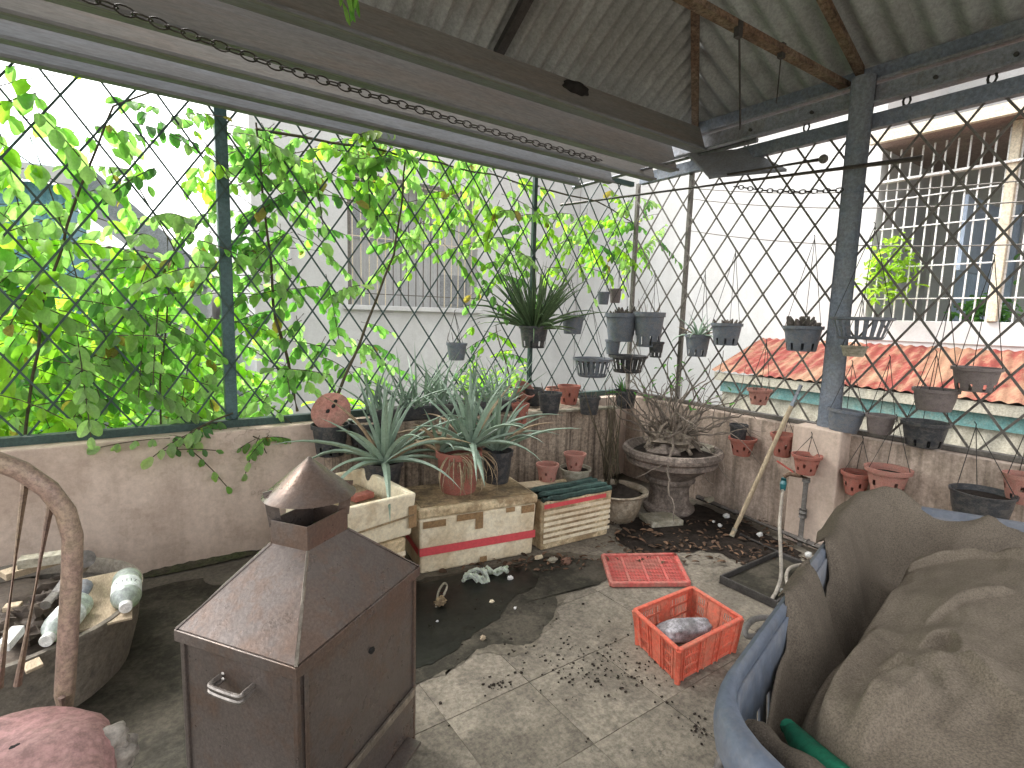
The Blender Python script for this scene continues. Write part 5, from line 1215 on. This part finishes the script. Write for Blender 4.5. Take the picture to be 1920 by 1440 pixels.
scrapbar(onz(8, 1140, .34), onz(40, 1135, .34), .04, .02, M_wood, 'wood_chip', 'small yellow wood chip at the left of the basin', 'chip')
scrapbar(onz(45, 1255, .30), onz(78, 1240, .305), .06, .012, M_wood, 'wood_chip', 'pale wood chip on the front rim of the basin', 'chip')
for k, (px, py) in enumerate(((60, 1150), (85, 1130), (30, 1165), (100, 1100), (50, 1185))):
    tag(MB().blob(onz(px, py, .31), .06, .05, .035, 14, 9, .45, 3, k).build('dark_rag', M_wooddk, smooth=True), ('dark crumpled rag nearest the middle of the basin', 'dark rag beside the slanting grey pipe', 'dark rag above the white offcut', 'dark rag under the scrap plank', 'dark rag just above the crushed bottle')[k], 'rag', G)

# ================================================================== BLUE BASKET WITH NETTING (right front)
RZ = 1.0
cA, cB = V(.59, .36, RZ), V(1.70, .63, RZ); ab = (cB-cA).normalized(); cC = cB+V(.436, -.9, 0)*.72; cD = cA+V(-.20, -.98, 0)*.66
t = thing('laundry_basket', 'large dull blue plastic basket with a thick rim at lower right', 'basket', (cA+cB+cC+cD)/4+V(0, 0, -RZ))
cen = (cA+cB+cC+cD)/4
def rounded(pts, r, k=6):
    out = []
    for i in range(len(pts)):
        p0, p1, p2 = pts[i-1], pts[i], pts[(i+1) % len(pts)]; a = p1+(p0-p1).normalized()*r; b = p1+(p2-p1).normalized()*r
        for j in range(k+1): s = j/k; out.append((a*(1-s)**2+p1*2*s*(1-s)+b*s*s))
    return out
rim = rounded([cA, cB, cC, cD], .10)
# subdivide long sides
def resamp(loop, step):
    out = []
    for i in range(len(loop)):
        a, b = loop[i], loop[(i+1) % len(loop)]; k = max(1, int((b-a).length/step))
        out += [a.lerp(b, j/k) for j in range(k)]
    return out
rim = resamp(rim, .025); nR = len(rim)
def offs(p, k, z): return V(cen.x+(p.x-cen.x)*k, cen.y+(p.y-cen.y)*k, z)
mb = MB()   # rim: folded-over lip
secs = [(.985, RZ-.012), (.99, RZ+.004), (1.01, RZ+.008), (1.035, RZ+.003), (1.045, RZ-.02), (1.04, RZ-.045), (1.032, RZ-.045), (1.03, RZ-.015), (1.0, RZ-.012)]
for k, z in secs: mb.v += [tuple(offs(p, k, z)) for p in rim]
m_ = len(secs)
for i in range(m_):
    for j in range(nR): mb.f.append((i*nR+j, i*nR+(j+1) % nR, ((i+1) % m_)*nR+(j+1) % nR, ((i+1) % m_)*nR+j))
mb.build('rim', M_blue, t, smooth=True, angle=60)
# slotted wall: bands and vertical staves
mb = MB(); rows = [(.99, RZ-.012), (.975, RZ-.09), (.95, RZ-.22), (.94, RZ-.27), (.90, RZ-.48), (.89, RZ-.52)]
for k, z in rows: mb.v += [tuple(offs(p, k, z)) for p in rim]
for i in range(len(rows)-1):
    for j in range(nR):
        if i in (1, 3) and j % 2 == 0: continue
        mb.f.append((i*nR+j, i*nR+(j+1) % nR, (i+1)*nR+(j+1) % nR, (i+1)*nR+j))
w_ = mb.build('slotted_wall', M_blue, t, smooth=True, angle=60); so_ = w_.modifiers.new('thick', 'SOLIDIFY'); so_.thickness = .006
mb = MB().add([offs(p, .89, RZ-.515) for p in rim]+[V(cen.x, cen.y, RZ-.515)], [(j, (j+1) % nR, nR) for j in range(nR)]); mb.build('base', M_blue, t)
# tubular stand with curled ends
st = thing('tube_stand', 'dark curled tube stand under the blue basket', 'stand', (cen.x, cen.y, 0))
for (px, py, z) in ((1400, 1178, .55), ):
    c = onz(px, py, z)
    pts = [onz(1470, 1165, z), onz(1440, 1158, z), onz(1412, 1162, z), onz(1398, 1178, z), onz(1400, 1192, z-.01), onz(1418, 1192, z-.02), onz(1426, 1182, z-.02)]
    MB().tube(smoothpath(pts), .0095, 10).build('curl', M_pipe, st, smooth=True)
pts = [onz(1420, 1398, .6), onz(1385, 1400, .6), onz(1358, 1415, .58), onz(1345, 1450, .54), onz(1345, 1500, .45)]
MB().tube(smoothpath(pts), .0105, 10).build('curl', M_pipe, st, smooth=True)
base4 = [V(cen.x+(p.x-cen.x)*.85, cen.y+(p.y-cen.y)*.85, .46) for p in (cA, cB, cC, cD)]
MB().tube(base4+[base4[0]], .012, 8).build('stand_frame', M_pipe, st, smooth=True)
for p in base4: MB().tube([p, V(p.x, p.y, 0)], .012, 8).build('stand_leg', M_pipe, st, smooth=True)
# netting: inner drape + heaped fold
wdir = (cD-cA)
def bil(u, v): return cA.lerp(cB, u).lerp(cD.lerp(cC, u), v)
def cloth(name, fn, nu, nv, m, lab):
    vs = [fn(i/nu, j/nv) for i in range(nu+1) for j in range(nv+1)]
    fs = [(i*(nv+1)+j, (i+1)*(nv+1)+j, (i+1)*(nv+1)+j+1, i*(nv+1)+j+1) for i in range(nu) for j in range(nv)]
    o = MB().add(vs, fs).build(name, m, smooth=True, angle=180); s = o.modifiers.new('thick', 'SOLIDIFY'); s.thickness = .0025; s.offset = 1
    return tag(o, lab, 'netting')
def sm(a, b, x): x = max(0, min(1, (x-a)/(b-a))); return x*x*(3-2*x)
def fold(u, v, a=1):
    p = V(u*3.0, v*2.2, 1.3); q = noise.noise(p)*.5+.5*noise.noise(V(u*1.7+v*5, v*1.2-u, 5)); r = 1-abs(noise.noise(V(u*4.2+v*1.5, v*3.5-u*2, 8)))*2
    return a*(.5*q+.35*r*r)
def lerp_tab(tab, x):
    for (x0, y0), (x1, y1) in zip(tab[:-1], tab[1:]):
        if x <= x1: return y0+(y1-y0)*sm(x0, x1, x)
    return tab[-1][1]
EDGE = [(0, .07), (.12, .06), (.26, .03), (.36, -.045), (.44, -.05), (.50, .045), (.55, .03), (.62, -.05), (.85, -.075), (1, -.06)]   # where the netting's edge lies across the long rim
def f_in(u, v):
    # lining: two lobes slung over the long rim with a notch between, dropping into the basket, held below the far rim
    uu = .04+u*.965; e0 = lerp_tab(EDGE, uu); vv = e0+v*(.98-e0)
    p = bil(uu, vv); over = sm(.035, -.02, e0)
    if vv < 0: z = RZ+.020-.09*sm(0, .08, -vv)*(.7+.4*noise.noise(V(uu*9, 2, 0)))
    else:
        side = sm(.0, .14, vv); far = sm(1.0, .88, uu); z = RZ+.020*over-.045*(1-over)-.19*side*far-.03*sm(.9, 1, uu)*sm(.1, .3, vv)
    z += .022*noise.noise(V(uu*6, vv*6, 2))*sm(-.1, .1, vv)
    z += .020*max(0, 1-abs(noise.noise(V(uu*7+vv*2.5, vv*2.5-uu, 21)))*5)*sm(.0, .08, vv)
    z += .014*math.exp(-((uu-.93)/.08)**2-((vv-.02)/.12)**2)
    if v < .02: z += .006
    return V(p.x+.012*noise.noise(V(uu*7, vv*7, 5)), p.y+.012*noise.noise(V(uu*7, vv*7, 15)), z)
cloth('net_lining', f_in, 150, 100, M_clothd, 'dark brown-grey netting lining the blue basket and slung over its rim')
hq = [onz(1474, 1350, .90), onz(1672, 1050, .93), onz(2080, 1110, .98), onz(1900, 1900, .98)]   # near-left, far-left, far-right, near-right of the heap
def pl_dist(P, x, y):
    """distance and side of a point from a plan polyline, with the position along it (0..1)"""
    best = (9, 1, 0); n_ = len(P)-1
    for k in range(n_):
        ax, ay, bx, by = P[k].x, P[k].y, P[k+1].x, P[k+1].y; dx, dy = bx-ax, by-ay; L2 = dx*dx+dy*dy
        t_ = max(0, min(1, ((x-ax)*dx+(y-ay)*dy)/L2)); qx, qy = x-ax-dx*t_, y-ay-dy*t_; d_ = math.hypot(qx, qy)
        if d_ < best[0]: best = (d_, 1 if dx*qy-dy*qx > 0 else -1, (k+t_)/n_)
    return best
FOLDS = [([(1700, 1075), (1640, 1150), (1600, 1225), (1560, 1300), (1520, 1400)], .030, .05), ([(1660, 1160), (1585, 1265), (1545, 1345), (1530, 1440)], .020, .035),
         ([(1640, 1265), (1690, 1290), (1704, 1318), (1688, 1345), (1640, 1362), (1590, 1420)], .034, .07), ([(1700, 1240), (1770, 1235), (1792, 1270), (1780, 1312), (1700, 1300)], .026, .06),
         ([(1790, 1310), (1860, 1390), (1930, 1440)], .024, .06), ([(1680, 1052), (1760, 1052), (1850, 1066), (1960, 1100)], .022, .04), ([(1720, 1190), (1800, 1150), (1900, 1140)], .014, .05),
         ([(1600, 1440), (1680, 1400), (1720, 1350)], .022, .05)]
FOLDW = [(smoothpath([onz(x, y, .97) for x, y in P], 4), h, w) for P, h, w in FOLDS]
def f_heap(u, v):
    a, b, c, d = hq; uu = u*1.08-.04; p = a.lerp(b, uu).lerp(d.lerp(c, uu), v)
    px, py = p.x+.02*noise.noise(V(u*3, v*3, 9)), p.y+.02*noise.noise(V(u*3, v*3, 19))
    e = sm(0, .14, v); ef = sm(0, .06, u)*sm(1, .96, u)
    z = p.z-.11*(1-e)-.09*(1-ef)+.05*e*math.sin(min(v, 1)*2.2)+.028*noise.noise(V(u*2.4, v*2.4, 5))*e+.004*noise.noise(V(u*14, v*13, 1))
    for P, h, w in FOLDW:
        d_, s_, t_ = pl_dist(P, px, py); f = h*math.exp(-(d_/w)**1.3) if s_ > 0 else h*math.exp(-(d_/.0075)**2)
        z += f*sm(0, .15, t_)*sm(1, .85, t_)
    return V(px, py, z)
cloth('net_heap', f_heap, 190, 165, M_cloth, 'brown-grey netting heaped in folds in the blue basket')
g0 = bil(.10, .10)
t = thing('green_strap', 'bright green folded strap tucked under the netting at the basket front', 'strap', g0)
P = [bil(.17, .09)+V(0, 0, -.10), bil(.10, .20)+V(0, 0, -.055), bil(.07, .34)+V(0, 0, -.03), bil(.06, .5)+V(0, 0, -.02)]
mb = MB(); mb.tube(smoothpath(P, 6), [.012+.012*math.sin(i*.17) for i in range(19)], 10); mb.build('strap_fold', M_greencl, t, smooth=True)
P = [bil(.075, .05)+V(0, 0, -.06), bil(.055, .16)+V(0, 0, -.035), bil(.04, .34)+V(0, 0, -.015), bil(.035, .5)+V(0, 0, -.01)]
tag(MB().tube(smoothpath(P, 6), [.018+.004*math.sin(i*1.1) for i in range(19)], 9).build('rolled_rag', M_clothd, smooth=True), 'rolled pinkish-grey rag along the near end inside the blue basket', 'rag')

tag(MB().blob(onY(1078, 168, 2.86), .12, .05, .045, 30, 16, .13, 2.2, 6).build('black_rag', M_dullblack, smooth=True), 'black crumpled rag lying on the topmost overhead board', 'rag')
t = thing('hanging_sprig', 'small green sprig hanging from the roof at the top of the picture', 'sprig', onz(655, -40, 2.9))
for k in range(9):
    p = onz(655+rnd(-14, 14), rnd(-30, 5), 2.9-.01*k); inst('leaf', leafmesh(M_leaf, k % 4), t, basis(p, V(rnd(-.4, .4), rnd(-.4, .4), -1), V(rnd(-1, 1), -1, 0)) @ Matrix.Diagonal((.022, .09, .05, 1)))

for k, (p, q, lab) in enumerate(((onX(1290, 352, 6.3), onX(2000, 330, 6.3), 'upper black cable crossing in front of the caged balcony'), (onX(1290, 372, 6.2), onX(2000, 372, 6.2), 'middle black cable crossing in front of the caged balcony'), (onX(1290, 432, 6.4), onX(2000, 455, 6.4), 'lowest black cable crossing in front of the caged balcony'))):
    pts = [p.lerp(q, i/16)+V(0, 0, -.10*4*(i/16)*(1-i/16)) for i in range(17)]
    tag(MB().tube(pts, .007, 6).build('power_cable', M_bar, smooth=True), lab, 'cable', 'cables beyond the right fence')
